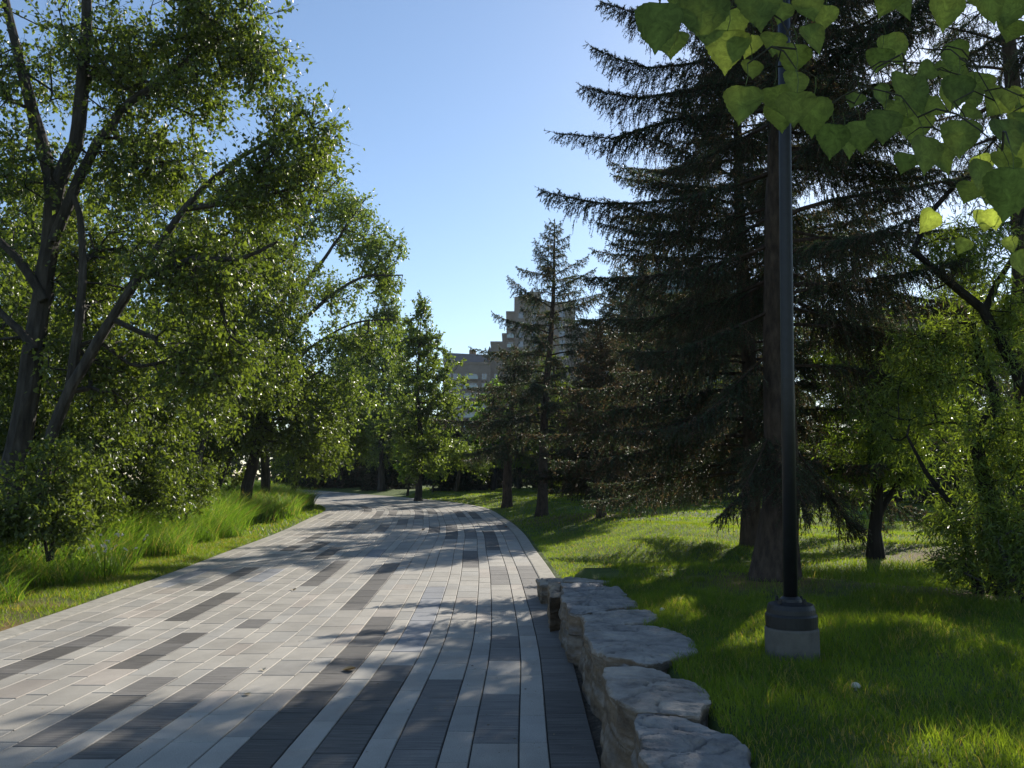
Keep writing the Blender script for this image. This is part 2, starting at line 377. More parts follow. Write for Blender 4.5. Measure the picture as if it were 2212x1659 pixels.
# bedding under the pavers
sb = np.arange(0.02, s_tot - .5, .4); nb = len(sb)
e0 = XY(sb, np.full(nb, .0)); e1 = XY(sb, np.full(nb, 5.62))
BV = np.concatenate((np.column_stack((e0, base(e0[:, 1]) - .014)), np.column_stack((e1, base(e1[:, 1]) - .014))))
i = np.arange(nb - 1); BF = np.stack((i, i + 1, i + 1 + nb, i + nb), 1) + len(V)
colP = np.concatenate((np.repeat(np.array(PC), 12, 0), np.full((len(BV), 3), .06)))
uvP = np.concatenate((PV[:, :2], np.zeros((len(BV), 2))))
path = mesh('path', np.concatenate((V, BV)), [Fp, BF], [mp_, M_joint], col=colP, uv=uvP, fmat=np.concatenate((np.zeros(len(Fp)), np.ones(len(BF)))))
tag(path, kind='structure')

# kerbs: long cast pieces with joints
def kerb(name, off_in, off_out, s0, s1, ztop):
    b_ = MB(); s = s0
    while s < s1:
        e = min(s + 2.4, s1); ss = np.linspace(s + .004, e - .004, 8)
        pin, t, nn = A_at(ss); 
        if off_in > 1: k_ = (W_at(ss) / 5.62)[:, None]; a_ = pin + nn * (5.62 * k_ + off_in - 5.62); c_ = pin + nn * (5.62 * k_ + off_out - 5.62)
        else: a_ = pin + nn * off_in; c_ = pin + nn * off_out
        z = base(a_[:, 1]); o_in = []
        prof = [(0, -.12), (0, ztop - .008), (.06, ztop), (.94, ztop), (1, ztop - .008), (1, -.12)]
        VV = np.array([[np.append(a_[q] * (1 - f) + c_[q] * f, z[q] + zz) for f, zz in prof] for q in range(8)])
        q, r_ = np.meshgrid(np.arange(7), np.arange(5), indexing='ij')
        Fk = np.stack((q * 6 + r_, (q + 1) * 6 + r_, (q + 1) * 6 + r_ + 1, q * 6 + r_ + 1), -1).reshape(-1, 4)
        ends = np.array([[0, 1, 2, 3], [0, 3, 4, 5], [45, 44, 43, 42], [47, 46, 45, 42]])
        f_ = random.uniform(.9, 1.08)
        b_.add(VV.reshape(-1, 3), np.concatenate((Fk, ends)), (f_ * 1.08, f_ * 1.05, f_ * .98)); s = e
    o = b_.build(name, M_conc); tag(o, kind='structure'); return o
s14 = float(np.interp(13.2, A[:, 1], S))
kerb('kerb', 5.625, 5.92, .1, s_tot - 1, .006)
kerb('kerb', -.005, -.27, s14, s_tot - 1, .012)
# dirt strip between border pavers and boulders
sb = np.linspace(.1, s14 + .3, 120); pin, t, nn = A_at(sb); V_ = []
offs = [-.004, -.08, -.16, -.24, -.34, -.5]; zz = [-.03, -.015, -.01, .0, .02, .05]
for a_, z_ in zip(offs, zz):
    pt = pin + nn * a_; V_.append(np.column_stack((pt, base(pt[:, 1]) + z_ + rng.normal(0, .006, len(pt)))))
V_ = np.array(V_); q, r_ = np.meshgrid(np.arange(5), np.arange(119), indexing='ij')
mesh('dirt_strip', V_.reshape(-1, 3), np.stack((q * 120 + r_, (q + 1) * 120 + r_, (q + 1) * 120 + r_ + 1, q * 120 + r_ + 1), -1).reshape(-1, 4), M_dirt, smooth=True)['kind'] = 'structure'

# ------------------------------------------------------------------ boulders of the low retaining edge
def z_at(px, py, z):
    x = (px - CX) / F; y = (CY - py) / F; fw = cp - y * sp; up = y * cp + sp; t = (z - EYE) / up
    return np.array((x * t, fw * t))
def cb(x, y): return ((1200 + x / 2.458) * .8848, (1250 + y / 2.458) * .8848)
def boulder(label, poly, ztop, zbot=-.06, seed=0, tint=(1, 1, 1), flare=.06, tilt=0, lvl=4):
    P = [z_at(*cb(*q), ztop) for q in poly]
    c = np.mean(P, 0); b_ = bmesh.new()
    rr = random.Random(seed)
    Q = []
    for i_ in range(len(P)):
        a_, e_ = P[i_], P[(i_ + 1) % len(P)]; L_ = np.linalg.norm(e_ - a_); Q.append(a_); k_ = int(L_ / .13)
        nn_ = np.array(((e_ - a_)[1], -(e_ - a_)[0])) / (L_ + 1e-6)
        for m_ in range(1, k_): Q.append(a_ + (e_ - a_) * (m_ / k_ + rr.uniform(-.2, .2) / k_) + nn_ * rr.uniform(-.022, .022))
    P = Q; n_ = len(P); rings = []
    prof = [(1, 0), (.96, .012), (.88, rr.uniform(-.012, .012)), (.62, rr.uniform(-.01, .03)), (.56, rr.uniform(-.035, 0)), (.25, rr.uniform(-.02, .02)), (0, .01)]
    for f_, o_ in prof:
        row = []; zj = rr.uniform(-.01, .01)
        for i_, q in enumerate(P):
            d = q - c; dl = d / (np.linalg.norm(d) + 1e-6); m_ = q + dl * (o_ + rr.uniform(-.008, .008) + flare * (1 - f_) * .3)
            row.append(b_.verts.new((m_[0], m_[1], zbot + (ztop - zbot) * f_ + zj * (0 < f_ < 1) + (tilt * (q[1] - c[1]) + rr.uniform(-.006, .006) if f_ == 1 else 0))))
        rings.append(row)
    tops, bots = rings[0], rings[-1]
    for a, bb_ in zip(rings[:-1], rings[1:]):
        for i_ in range(n_): b_.faces.new((a[i_], bb_[i_], bb_[(i_ + 1) % n_], a[(i_ + 1) % n_]))
    ct = b_.verts.new((c[0], c[1], ztop + .012))
    for i_ in range(n_): b_.faces.new((tops[i_], tops[(i_ + 1) % n_], ct))
    b_.faces.new(bots[::-1])
    bmesh.ops.recalc_face_normals(b_, faces=b_.faces)
    bmesh.ops.triangulate(b_, faces=b_.faces)
    for it in range(lvl):
        mx = {0: .16, 1: .08, 2: .045, 3: .026}.get(it, .02)
        es = [e for e in b_.edges if e.calc_length() > mx]
        if es: bmesh.ops.subdivide_edges(b_, edges=es, cuts=1); bmesh.ops.triangulate(b_, faces=[f for f in b_.faces if len(f.verts) > 3])
    b_.normal_update(); sv = Vector((seed * 3.7, seed * 1.3, 0))
    for v in b_.verts:
        p_ = v.co
        a1_ = noise.noise((p_ + sv) * 3.0) * .018 + noise.noise((p_ + sv) * 9) * .008
        ly = noise.noise(Vector((p_.x * 1.4, p_.y * 1.4, p_.z * 16)) + sv) * .016 * (1 - abs(v.normal.z))
        # step fractures on the bedding top
        kk = noise.noise(Vector((p_.x * 2.2 + p_.y * 1.2, p_.y * 5.5, 0)) + sv)
        stp = (.006 if kk > .12 else 0) + (.010 if kk > .36 else 0) - (.010 if kk < -.3 else 0)
        crack = -.028 * max(0, 1 - abs(noise.noise(Vector((p_.x * 3, p_.y * 6, 1.7)) + sv)) * 16)
        fine = noise.noise((p_ + sv) * 30) * .004
        v.co = p_ + v.normal * (a1_ + ly + fine) + Vector((0, 0, (stp + crack) * max(0, v.normal.z)))
    me = bpy.data.meshes.new('boulder'); b_.to_mesh(me); b_.free()
    me.polygons.foreach_set('use_smooth', np.zeros(len(me.polygons), bool))
    a = me.color_attributes.new('Col', 'FLOAT_COLOR', 'POINT'); nn = len(me.vertices)
    co = np.empty(nn * 3, np.float32); me.vertices.foreach_get('co', co); co = co.reshape(-1, 3)
    nr = np.empty(nn * 3, np.float32); me.vertex_normals.foreach_get('vector', nr); nr = nr.reshape(-1, 3)
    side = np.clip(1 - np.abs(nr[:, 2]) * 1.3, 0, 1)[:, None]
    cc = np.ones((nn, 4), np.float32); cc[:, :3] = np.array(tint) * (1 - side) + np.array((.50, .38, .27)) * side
    a.data.foreach_set('color', cc.ravel()); me.materials.append(M_rock)
    me.transform(__import__('mathutils').Matrix.Translation((-c[0], -c[1], 0)))
    o = bpy.data.objects.new('boulder', me); COL.objects.link(o); o.location = (c[0], c[1], 0)
    tag(o, label, 'boulder', 'sandstone blocks edging the lawn'); return o
boulder('nearest grey sandstone block, cracked flat top, at the bottom edge of the photo', [(875, 1212), (960, 1228), (1040, 1208), (1250, 1268), (1440, 1350), (1530, 1430), (1590, 1560), (1640, 1700), (1500, 1760), (1010, 1740), (930, 1600), (905, 1400)], .42, seed=1, tint=(.85, .86, .9))
boulder('broad sandstone block with a pale sunlit end, second nearest, tawny side face', [(680, 940), (800, 900), (930, 932), (1040, 960), (1190, 1020), (1300, 1090), (1312, 1150), (1240, 1228), (1030, 1206), (870, 1186), (765, 1140), (700, 1040)], .44, seed=2, tint=(1.05, 1.0, .97))
boulder('long sandstone block with ragged dappled top, third nearest from the camera', [(555, 690), (700, 678), (950, 690), (1100, 715), (1220, 790), (1230, 845), (1100, 885), (930, 925), (850, 890), (690, 870), (600, 800)], .42, seed=3, tint=(.95, .95, .97))
boulder('thin smooth pale slab lying between two larger sandstone blocks', [(540, 622), (690, 590), (760, 590), (955, 586), (990, 640), (850, 676), (560, 672)], .43, seed=4, tint=(1.0, 1.0, 1.02))
boulder('dark sandstone block with a bright far edge, just past the thin pale slab', [(425, 422), (640, 420), (770, 465), (880, 568), (700, 586), (545, 610), (460, 600), (430, 520)], .43, seed=5, tint=(.85, .87, .92))
boulder('small upright tawny block wedged at the far end of the stone row', [(345, 425), (415, 418), (424, 500), (350, 510)], .36, seed=6, tint=(1.05, .9, .75), flare=.03)
boulder('low flat stone at the path corner where the stone row begins', [(275, 402), (330, 396), (435, 400), (425, 440), (300, 440)], .24, seed=7, tint=(1.05, 1, .95), flare=.03)
boulder('long thin stone sliver half sunk into the lawn at the far end of the row', [(440, 398), (560, 400), (740, 411), (700, 424), (520, 418), (442, 412)], .41, seed=8, tint=(1.05, 1.03, 1.0), flare=.02)

# ------------------------------------------------------------------ lamp post
def lathe(b_, cx_, cy_, prof, k=28, col=None):
    prof = np.array(prof); th = np.arange(k) * 2 * math.pi / k
    V_ = np.stack((cx_ + prof[:, 0][:, None] * np.cos(th), cy_ + prof[:, 0][:, None] * np.sin(th), np.repeat(prof[:, 1][:, None], k, 1)), -1).reshape(-1, 3)
    i_, j_ = np.meshgrid(np.arange(len(prof) - 1), np.arange(k), indexing='ij'); j2 = (j_ + 1) % k
    b_.add(V_, np.stack((i_ * k + j_, i_ * k + j2, (i_ + 1) * k + j2, (i_ + 1) * k + j_), -1).reshape(-1, 4), col)
    b_.F.setdefault(k, []).append(np.arange(k)[None, :] + b_.n - k)
lx, ly = 1.92, 6.03
lz = hz(lx, ly) - .02
lp = empty('lamp_post', (lx, ly, lz)); tag(lp, 'tall slim black lamp post on a round concrete footing in the shaded lawn', 'lamp post')
b_ = MB(); lathe(b_, 0, 0, [(.178, -.3), (.18, .205), (.176, .218), (.165, .222), (0.05, .223)], 40, (.38, .37, .37)); b_.build('concrete_footing', M_conc, lp, smooth=False)
b_ = MB(); lathe(b_, 0, 0, [(.172, .224), (.174, .30), (.168, .312), (.163, .315), (.160, .345), (.150, .375), (.12, .385), (.075, .39), (.07, .41), (.055, .425), (.04, .426)], 36); b_.build('base_cover', M_black, lp)
b_ = MB(); b_.tube([(0, 0, .40), (.035, 0, 2.0), (.075, 0, 3.6), (.11, 0, 4.9)], [.047, .046, .044, .043], 16); b_.build('pole', M_black, lp, smooth=True)
for k_ in range(4):
    a_ = k_ * math.pi / 2 + .6; b_ = MB(); lathe(b_, .115 * math.cos(a_), .115 * math.sin(a_), [(.014, .37), (.014, .405), (.009, .408), (.009, .418), (.0, .42)], 6)
    b_.build('anchor_bolt', M_black, lp)
# ------------------------------------------------------------------ vegetation generators
def leaves_mesh(P, D, L, Wd, C, name, mat, parent, loc, droop=.35, flat=0.0, kink=.25, extra=None):
    """kite leaves: P base points, D directions, L lengths, Wd half widths, C colours"""
    n_ = len(P); D = unit(D)
    Nn = unit(rng.normal(size=(n_, 3)) + np.array((0, 0, flat)))
    B = unit(np.cross(D, Nn)); Nn = np.cross(B, D)
    L = L[:, None]; Wd = Wd[:, None]
    m_ = P + D * L * .42
    up = Nn * Wd * kink
    V_ = np.stack((P, m_ + B * Wd + up, P + D * L - np.array((0, 0, 1)) * L * droop * .3, m_ - B * Wd + up), 1).reshape(-1, 3)
    i_ = np.arange(n_)[:, None] * 4
    Ft = np.concatenate((i_ + np.array((0, 1, 2)), i_ + np.array((0, 2, 3))))
    return mesh(name, V_, Ft, mat, parent, loc, np.repeat(C, 4, 0))

def blob_pts(blobs):
    out = []
    for (px, py, d, rx, ry, rd, cnt) in blobs:
        c = PD(px, py, d); k_ = d / F
        v = unit(rng.normal(size=(cnt * 2, 3))) * (rng.random((cnt * 2, 1)) ** .42)
        q = c + v * np.array((rx * k_, rd, ry * k_))
        # uneven clumps with gaps between
        h_ = np.sin(q[:, 0] * 2.1 + q[:, 2] * 1.3 + c[0]) + np.sin(q[:, 2] * 2.7 - q[:, 1] * 1.7 + c[2]) + np.sin(q[:, 1] * 2.3 + q[:, 0] * 1.1)
        q = q[np.argsort(-h_ + rng.normal(0, 1.1, len(h_)))][:cnt]
        out.append(q)
    return np.concatenate(out)

def limb_px(pts, d):
    """polyline from photo positions; every item (px,py) or (px,py,depth)"""
    return [PD(q[0], q[1], q[2] if len(q) > 2 else d) for q in pts]

def decid(name, label, cat, basexy, limbs, blobs, leaf=(.06, .042), per=60, spread=.45, cols=None, mat=None, group=None, bark=(1, 1, 1), twigs=True, ntw=5, hang=.35, rmin=.006, kink=.25, barkmat=None, cr='crown'):
    """limbs: list of (points, r0, r1); blobs: crown volumes that the branches reach into"""
    bx, by = basexy; bz = hz(bx, by) - .05
    root = empty(name, (bx, by, bz)); tag(root, label, cat, group)
    W_ = MB(); N_ = []; Par = []; Pl = []
    for pts, r0, r1 in limbs:
        q = spline(pts, .3); t_ = np.linspace(0, 1, len(q)); q = q + rng.normal(0, .012, q.shape)
        rr = r0 * (1 - t_) ** .8 + r1 * (1 - (1 - t_) ** .8)
        if abs(q[0][2] - bz) < .5: rr = rr * (1 + .45 * np.exp(-(q[:, 2] - bz) / .25))
        W_.tube(q, rr, 10 if r0 > .05 else 6, bark, wob=.04)
        st_ = len(N_)
        for a_ in range(len(q)):
            if a_ / len(q) > .3 or r0 < .1: N_.append(q[a_]); Pl.append(0.0); Par.append(-1)
    at = blob_pts(blobs); M_ = len(at)
    cap = len(N_) + M_ * 4 + 10; NP = np.zeros((cap, 3)); NP[:len(N_)] = N_; PL = np.zeros(cap); par = np.full(cap, -1); nn = len(N_)
    nmain = nn
    d0 = np.array([np.min(((NP[:nn] - a_) ** 2).sum(1)) for a_ in at])
    order = np.argsort(d0); tips = []
    for ai in order:
        a_ = at[ai]; df = a_ - NP[:nn]; dist = np.sqrt((df ** 2).sum(1))
        cost = dist + .22 * PL[:nn] + .6 * np.maximum(0, -df[:, 2]) * .5
        j_ = int(cost.argmin()); L_ = dist[j_]
        k_ = 3 if L_ > .5 else 1
        prev = j_; off = rng.normal(0, .10 * L_, 3) + np.array((0, 0, -.08 * L_))
        for q in range(1, k_ + 1):
            f = q / k_; pnt = NP[j_] + (a_ - NP[j_]) * f + off * math.sin(math.pi * f)
            NP[nn] = pnt; par[nn] = prev; PL[nn] = PL[j_] + L_ * f; prev = nn; nn += 1
        tips.append(prev)
    tips = np.array(tips)
    wgt = np.zeros(nn); wgt[tips] = 1
    for i_ in range(nn - 1, nmain - 1, -1): wgt[par[i_]] += wgt[i_]
    e_ = np.arange(nmain, nn); rad = rmin * np.maximum(wgt, 1) ** .47; rad[:nmain] = 1e9
    rp = np.minimum(rad[par[e_]], rad[e_] * 1.25)
    W_.frusta(NP[par[e_]], NP[e_], rp, rad[e_], 4, bark)
    # leafy twigs round every tip
    dirs = unit(NP[tips] - NP[par[tips]])
    T0 = np.repeat(NP[tips], ntw, 0); TD = unit(np.repeat(dirs, ntw, 0) * .7 + rng.normal(size=(len(tips) * ntw, 3)) * .8 + np.array((0, 0, .12)))
    TL = spread * (.45 + .75 * rng.random(len(T0)))
    T1 = T0 + TD * TL[:, None]
    if twigs: W_.frusta(T0, T1, np.full(len(T0), rmin * .6), np.full(len(T0), rmin * .3), 3, bark)
    W_.build('trunk', barkmat or M_bark, root, (bx, by, bz))
    m_ = max(1, per // ntw)
    f = np.tile((np.arange(m_) + .6) / m_, len(T0)) + rng.normal(0, .04, len(T0) * m_)
    LP = np.repeat(T0, m_, 0) + np.repeat(TD * TL[:, None], m_, 0) * f[:, None] + rng.normal(0, .025, (len(f), 3))
    LD = unit(np.repeat(TD, m_, 0) * .5 + rng.normal(size=(len(f), 3)) * .8 + np.array((0, 0, -hang * 1.6)))
    sz = .6 + .7 * rng.random(len(f))
    cols = cols or ((.036, .070, .016), (.075, .120, .022))
    cmix = np.clip(np.repeat(rng.random(len(tips)), ntw * m_) * .6 + rng.random(len(f)) * .55, 0, 1)[:, None]
    C = np.array(cols[0]) * (1 - cmix) + np.array(cols[1]) * cmix
    leaves_mesh(LP, LD, leaf[0] * sz, leaf[1] * .5 * sz, C, cr, mat or M_leaf, root, (bx, by, bz), kink=kink)
    for c_ in root.children: c_.location = (0, 0, 0)
    return root

def spruce(name, label, cat, basexy, H, rmax, nb=70, h0=1.0, tr=.16, lean=(0, 0), droop=.28, pend=.8, brl=.34, step=.06, nstep=.014, nl=.028, nw=.005, group=None, brown=.25, hand=(), power=.8, cols=None, updir=.25, seed=0, azskip=None, sub=True, tpow=.85, irr=0):
    global rng
    keep = rng; rng = np.random.default_rng(seed + 100)
    bx, by = basexy; bz = hz(bx, by) - .05
    root = empty(name, (bx, by, bz)); tag(root, label, cat, group)
    B0 = np.array((bx, by, bz)); ln = np.array((lean[0], lean[1], 0))
    def tk(z): f = z / H; return B0 + np.array((0, 0, z)) + ln * f + np.array((.05 * math.sin(z * .8 + seed), 0, 0)) * min(1, z)
    W_ = MB(); zz_ = np.linspace(0, H, 26); rr = tr * (1 - zz_ / H) ** tpow + .012; rr[0] *= 1.35; rr[1] *= 1.08
    W_.tube([tk(z) for z in zz_], rr, 14, (1, 1, 1), wob=.03)
    BR = []  # (polyline)
    for i_ in range(nb):
        f = ((i_ + rng.random() * .7) / nb); z = h0 + (H - h0 - .15) * f
        az = i_ * 2.39996 + rng.normal(0, .25)
        if azskip and azskip(z, az): continue
        L_ = rmax * (1 - f) ** power * rng.uniform(.68 - irr, 1.1 + irr) + .12
        up0 = rng.uniform(-.05, .12) + .5 * f; d_ = np.array((math.cos(az), math.sin(az), 0)); t = np.linspace(0, 1, 9)
        dr = droop * (1 - f) * rng.uniform(.7, 1.3)
        zc = L_ * (up0 * t - dr * 2.2 * t ** 2 + dr * 1.5 * t ** 3)
        side = rng.normal(0, .12); sd_ = np.array((-d_[1], d_[0], 0))
        BR.append(tk(z) + d_ * L_ * t[:, None] + sd_ * (side * L_ * t ** 2)[:, None] + np.array((0, 0, 1)) * zc[:, None])
    for h_ in hand:
        BR.append(spline(h_, .35))
    S0, SD, SL, SH = [], [], [], []
    for q in BR:
        q = np.asarray(q); n_ = len(q); L_ = np.linalg.norm(np.diff(q, axis=0), axis=1).sum(); r0 = .006 + .0085 * L_
        W_.tube(q, np.linspace(r0, .004, n_), 5, (.85, .8, .8), cap=False)
        m_ = max(3, int(L_ / step)); t = np.linspace(.12 if L_ < 1.5 else .22, 1, m_); idx = t * (n_ - 1); i0 = np.minimum(idx.astype(int), n_ - 2); fr = (idx - i0)[:, None]
        p_ = q[i0] * (1 - fr) + q[i0 + 1] * fr; tg = unit(q[i0 + 1] - q[i0]); sdv = unit(np.cross(tg, np.array((0, 0, 1.))))
        for sgn in (-1, 1, 0):
            if sgn == 0 and not sub: continue
            ln_ = brl * (.35 + .65 * rng.random(m_)) * np.minimum(1, .25 + 1.6 * (1 - t)) * min(1, L_ / 1.6 + .35)
            if sgn: dr_ = unit(tg * .75 + sdv * sgn * rng.uniform(.5, 1.2, (m_, 1)) + np.array((0, 0, 1)) * rng.normal(.0, .25, (m_, 1)))
            else: dr_ = unit(tg * .5 + sdv * rng.normal(0, .4, (m_, 1)) + np.array((0, 0, -pend))); 
            S0.append(p_); SD.append(dr_); SL.append(ln_); SH.append(np.full(m_, pend))
        S0.append(q[-1:]); SD.append(unit(q[-1:] - q[-2:-1] + np.array((0, 0, .1)))); SL.append(np.array([.12])); SH.append(np.array([0.]))
    S0 = np.concatenate(S0); SD = np.concatenate(SD); SL = np.concatenate(SL); SH = np.concatenate(SH)
    # second order twiglets, hanging
    if sub:
        k_ = 2; rep = np.repeat(np.arange(len(S0)), k_); f = rng.uniform(.35, .95, len(rep))
        P2 = S0[rep] + SD[rep] * (SL[rep] * f)[:, None] + np.array((0, 0, -.5)) * (SL[rep] * SH[rep] * f ** 2)[:, None]
        D2 = unit(SD[rep] + rng.normal(0, .6, (len(rep), 3)) + np.array((0, 0, -.5 * pend)))
        S0 = np.concatenate((S0, P2)); SD = np.concatenate((SD, D2)); SL = np.concatenate((SL, SL[rep] * rng.uniform(.3, .6, len(rep)))); SH = np.concatenate((SH, SH[rep]))
    ends = S0 + SD * SL[:, None] + np.array((0, 0, -.5)) * (SL * SH)[:, None]
    W_.frusta(S0, ends, np.full(len(S0), .0035), np.full(len(S0), .002), 3, (.8, .75, .7))
    W_.build('trunk', M_sbark, root, (bx, by, bz))
    cnt_ = np.maximum(3, (SL / nstep).astype(int)); rep = np.repeat(np.arange(len(S0)), cnt_); N = len(rep)
    f = rng.random(N); sl = SL[rep]
    P_ = S0[rep] + SD[rep] * (sl * f)[:, None] + np.array((0, 0, -.5)) * (sl * SH[rep] * f ** 2)[:, None]
    T_ = unit(SD[rep] + np.array((0, 0, -1)) * (SH[rep] * f)[:, None])
    ND = unit(T_ * .9 + unit(rng.normal(size=(N, 3))) * 1.0 + np.array((0, 0, updir * .5)))
    Wv = unit(np.cross(ND, rng.normal(size=(N, 3)))); l_ = (nl * rng.uniform(.6, 1.15, N))[:, None]
    V_ = np.stack((P_ - Wv * nw * .5, P_ + Wv * nw * .5, P_ + ND * l_), 1).reshape(-1, 3)
    cols = cols or ((.030, .050, .028), (.065, .088, .055), (.115, .080, .058))
    bm_ = (rng.random(len(S0)) < brown)[rep]; cm = rng.random(len(S0))[rep][:, None]
    C = np.array(cols[0]) * (1 - cm) + np.array(cols[1]) * cm; C[bm_] = np.array(cols[2]) * (.7 + .6 * cm[bm_])
    mesh('crown', V_, np.arange(N * 3).reshape(-1, 3), M_needle, root, (bx, by, bz), np.repeat(C, 3, 0))
    for c_ in root.children: c_.location = (0, 0, 0)
    rng = keep
    return root

def copy_tree(src, basexy, rz, scl, label, cat=None):
    o = src.copy(); COL.objects.link(o); bx, by = basexy
    o.location = (bx, by, hz(bx, by) - .05); o.rotation_euler = (0, 0, rz); o.scale = scl if isinstance(scl, tuple) else (scl, scl, scl); o['label'] = label
    if cat: o['category'] = cat
    for ch in src.children:
        c_ = ch.copy(); COL.objects.link(c_); c_.parent = o
    return o

def blades(P, h_, w_, leanv, C, name, mat, segs=2, curl=.6):
    """P (n,3) roots; h_ heights; tapering curved blades"""
    n_ = len(P); az = rng.random(n_) * 2 * math.pi; d_ = np.stack((np.cos(az), np.sin(az), np.zeros(n_)), 1)
    b2 = np.stack((-d_[:, 1], d_[:, 0], np.zeros(n_)), 1); a2 = rng.random(n_) * math.pi; sv = np.cos(a2)[:, None] * d_ + np.sin(a2)[:, None] * b2
    rows = []
    for k_ in range(segs + 1):
        f = k_ / segs; c_ = P + d_ * (h_ * leanv * (f ** 1.8) * curl)[:, None] + np.array((0, 0, 1)) * (h_ * (f - .25 * leanv * f * f))[:, None]
        if k_ == segs: rows.append(c_)
        else: ww = (w_ * (1 - .75 * f) * .5)[:, None]; rows += [c_ - sv * ww, c_ + sv * ww]
    V_ = np.stack(rows, 1).reshape(-1, 3); nv = segs * 2 + 1; i_ = np.arange(n_)[:, None] * nv
    Fq = [i_ + np.array((2 * k_, 2 * k_ + 1, 2 * k_ + 3, 2 * k_ + 2)) for k_ in range(segs - 1)]
    Ft = i_ + np.array((2 * segs - 2, 2 * segs - 1, 2 * segs))
    o = mesh(name, V_, ([np.concatenate(Fq)] if Fq else []) + [Ft], mat, col=np.repeat(C, nv, 0)); return o
# ------------------------------------------------------------------ far buildings
M_wall = noisemat('stone_cladding', [(.3, (.105, .09, .078)), (.7, (.145, .125, .105))], .6, 6, .9, .1, 8, usecol=True)
M_band = noisemat('dark_cladding', [(.3, (.06, .045, .04)), (.7, (.10, .07, .06))], .6, 6, .9, .1, 8)
M_roof = noisemat('slate_roof', [(.3, (.05, .056, .07)), (.7, (.08, .088, .105))], .9, 6, .7, .2, 6)
def glassmat(name, c, r=.12, sp_=1.0):
    m, n, l = newmat(name); p = node(n, 'ShaderNodeBsdfPrincipled'); p.inputs['Base Color'].default_value = (*c, 1); p.inputs['Roughness'].default_value = r; p.inputs['Specular IOR Level'].default_value = sp_
    tc = node(n, 'ShaderNodeTexCoord'); nz = node(n, 'ShaderNodeTexNoise'); nz.inputs['Scale'].default_value = .35; l.new(tc.outputs['Object'], nz.inputs[0])
    b = node(n, 'ShaderNodeBump'); b.inputs['Strength'].default_value = .2; b.inputs['Distance'].default_value = .1; l.new(nz.outputs[0], b.inputs['Height']); l.new(b.outputs[0], p.inputs['Normal'])
    o = node(n, 'ShaderNodeOutputMaterial'); l.new(p.outputs[0], o.inputs[0]); return m
M_win = glassmat('window_glass', (.06, .08, .11)); M_teal = glassmat('teal_glass', (.03, .16, .17), .2); M_rail = glassmat('balcony_glass', (.22, .30, .34), .25, .6)
DB = 290.0; KB = DB / F
def bx_(px): return (px - CX) * KB
def bz_(py): return PD(CX, py, DB)[2]
g0 = float(base(90))
ab = empty('apartment_building', (bx_(1100), DB, g0)); tag(ab, 'tall stepped beige stone apartment building with balconies beyond the park trees', 'building')
loc = np.array((bx_(1100), DB, g0))
def lb(x0, x1, y0, y1, z0, z1, nm, mat, par=None, col=None):
    b_ = MB(); b_.box(x0 - loc[0], x1 - loc[0], y0 - loc[1], y1 - loc[1], z0 - g0, z1 - g0, col); o = b_.build(nm, mat, par or ab); return o
blocks = [(960, 1060, 792, 6), (1060, 1085, 745, 3), (1085, 1094, 728, 3.5), (1094, 1112, 683, 5), (1112, 1142, 655, 7), (1142, 1168, 646, 8), (1168, 1240, 668, 9), (1240, 1300, 720, 6)]
for i_, (x0, x1, ty, pr) in enumerate(blocks):
    lb(bx_(x0), bx_(x1), DB - pr, DB + 18, g0, bz_(ty), 'wall', M_wall, col=(1, 1, 1) if i_ % 2 else (.92, .93, .96))
    lb(bx_(x0) - .15, bx_(x1) - .012, DB - pr - .35, DB + 18.3, bz_(ty) + .01, bz_(ty) + .7, 'cornice', M_wall, col=(1.1, 1.05, 1))
b_ = MB(); xa, xb, za, zb = bx_(958), bx_(1060), bz_(792) + .72, bz_(764)
V_ = [(xa, DB - 6.4, za), (xb - .2, DB - 6.4, za), (xb - .2, DB + 17, za), (xa, DB + 17, za), (xa, DB - 2.5, zb), (xb - .2, DB - 2.5, zb - .8), (xb - .2, DB + 12, zb - .8), (xa, DB + 12, zb)]
b_.add(np.array(V_) - loc, [(0, 1, 5, 4), (1, 2, 6, 5), (2, 3, 7, 6), (3, 0, 4, 7), (4, 5, 6, 7)]); rf = b_.build('roof', M_roof, ab)
lb(bx_(1013), bx_(1027), DB - 1.5, DB + 4, bz_(772), bz_(757), 'chimney', M_wall, rf, (1.25, .95, .8))
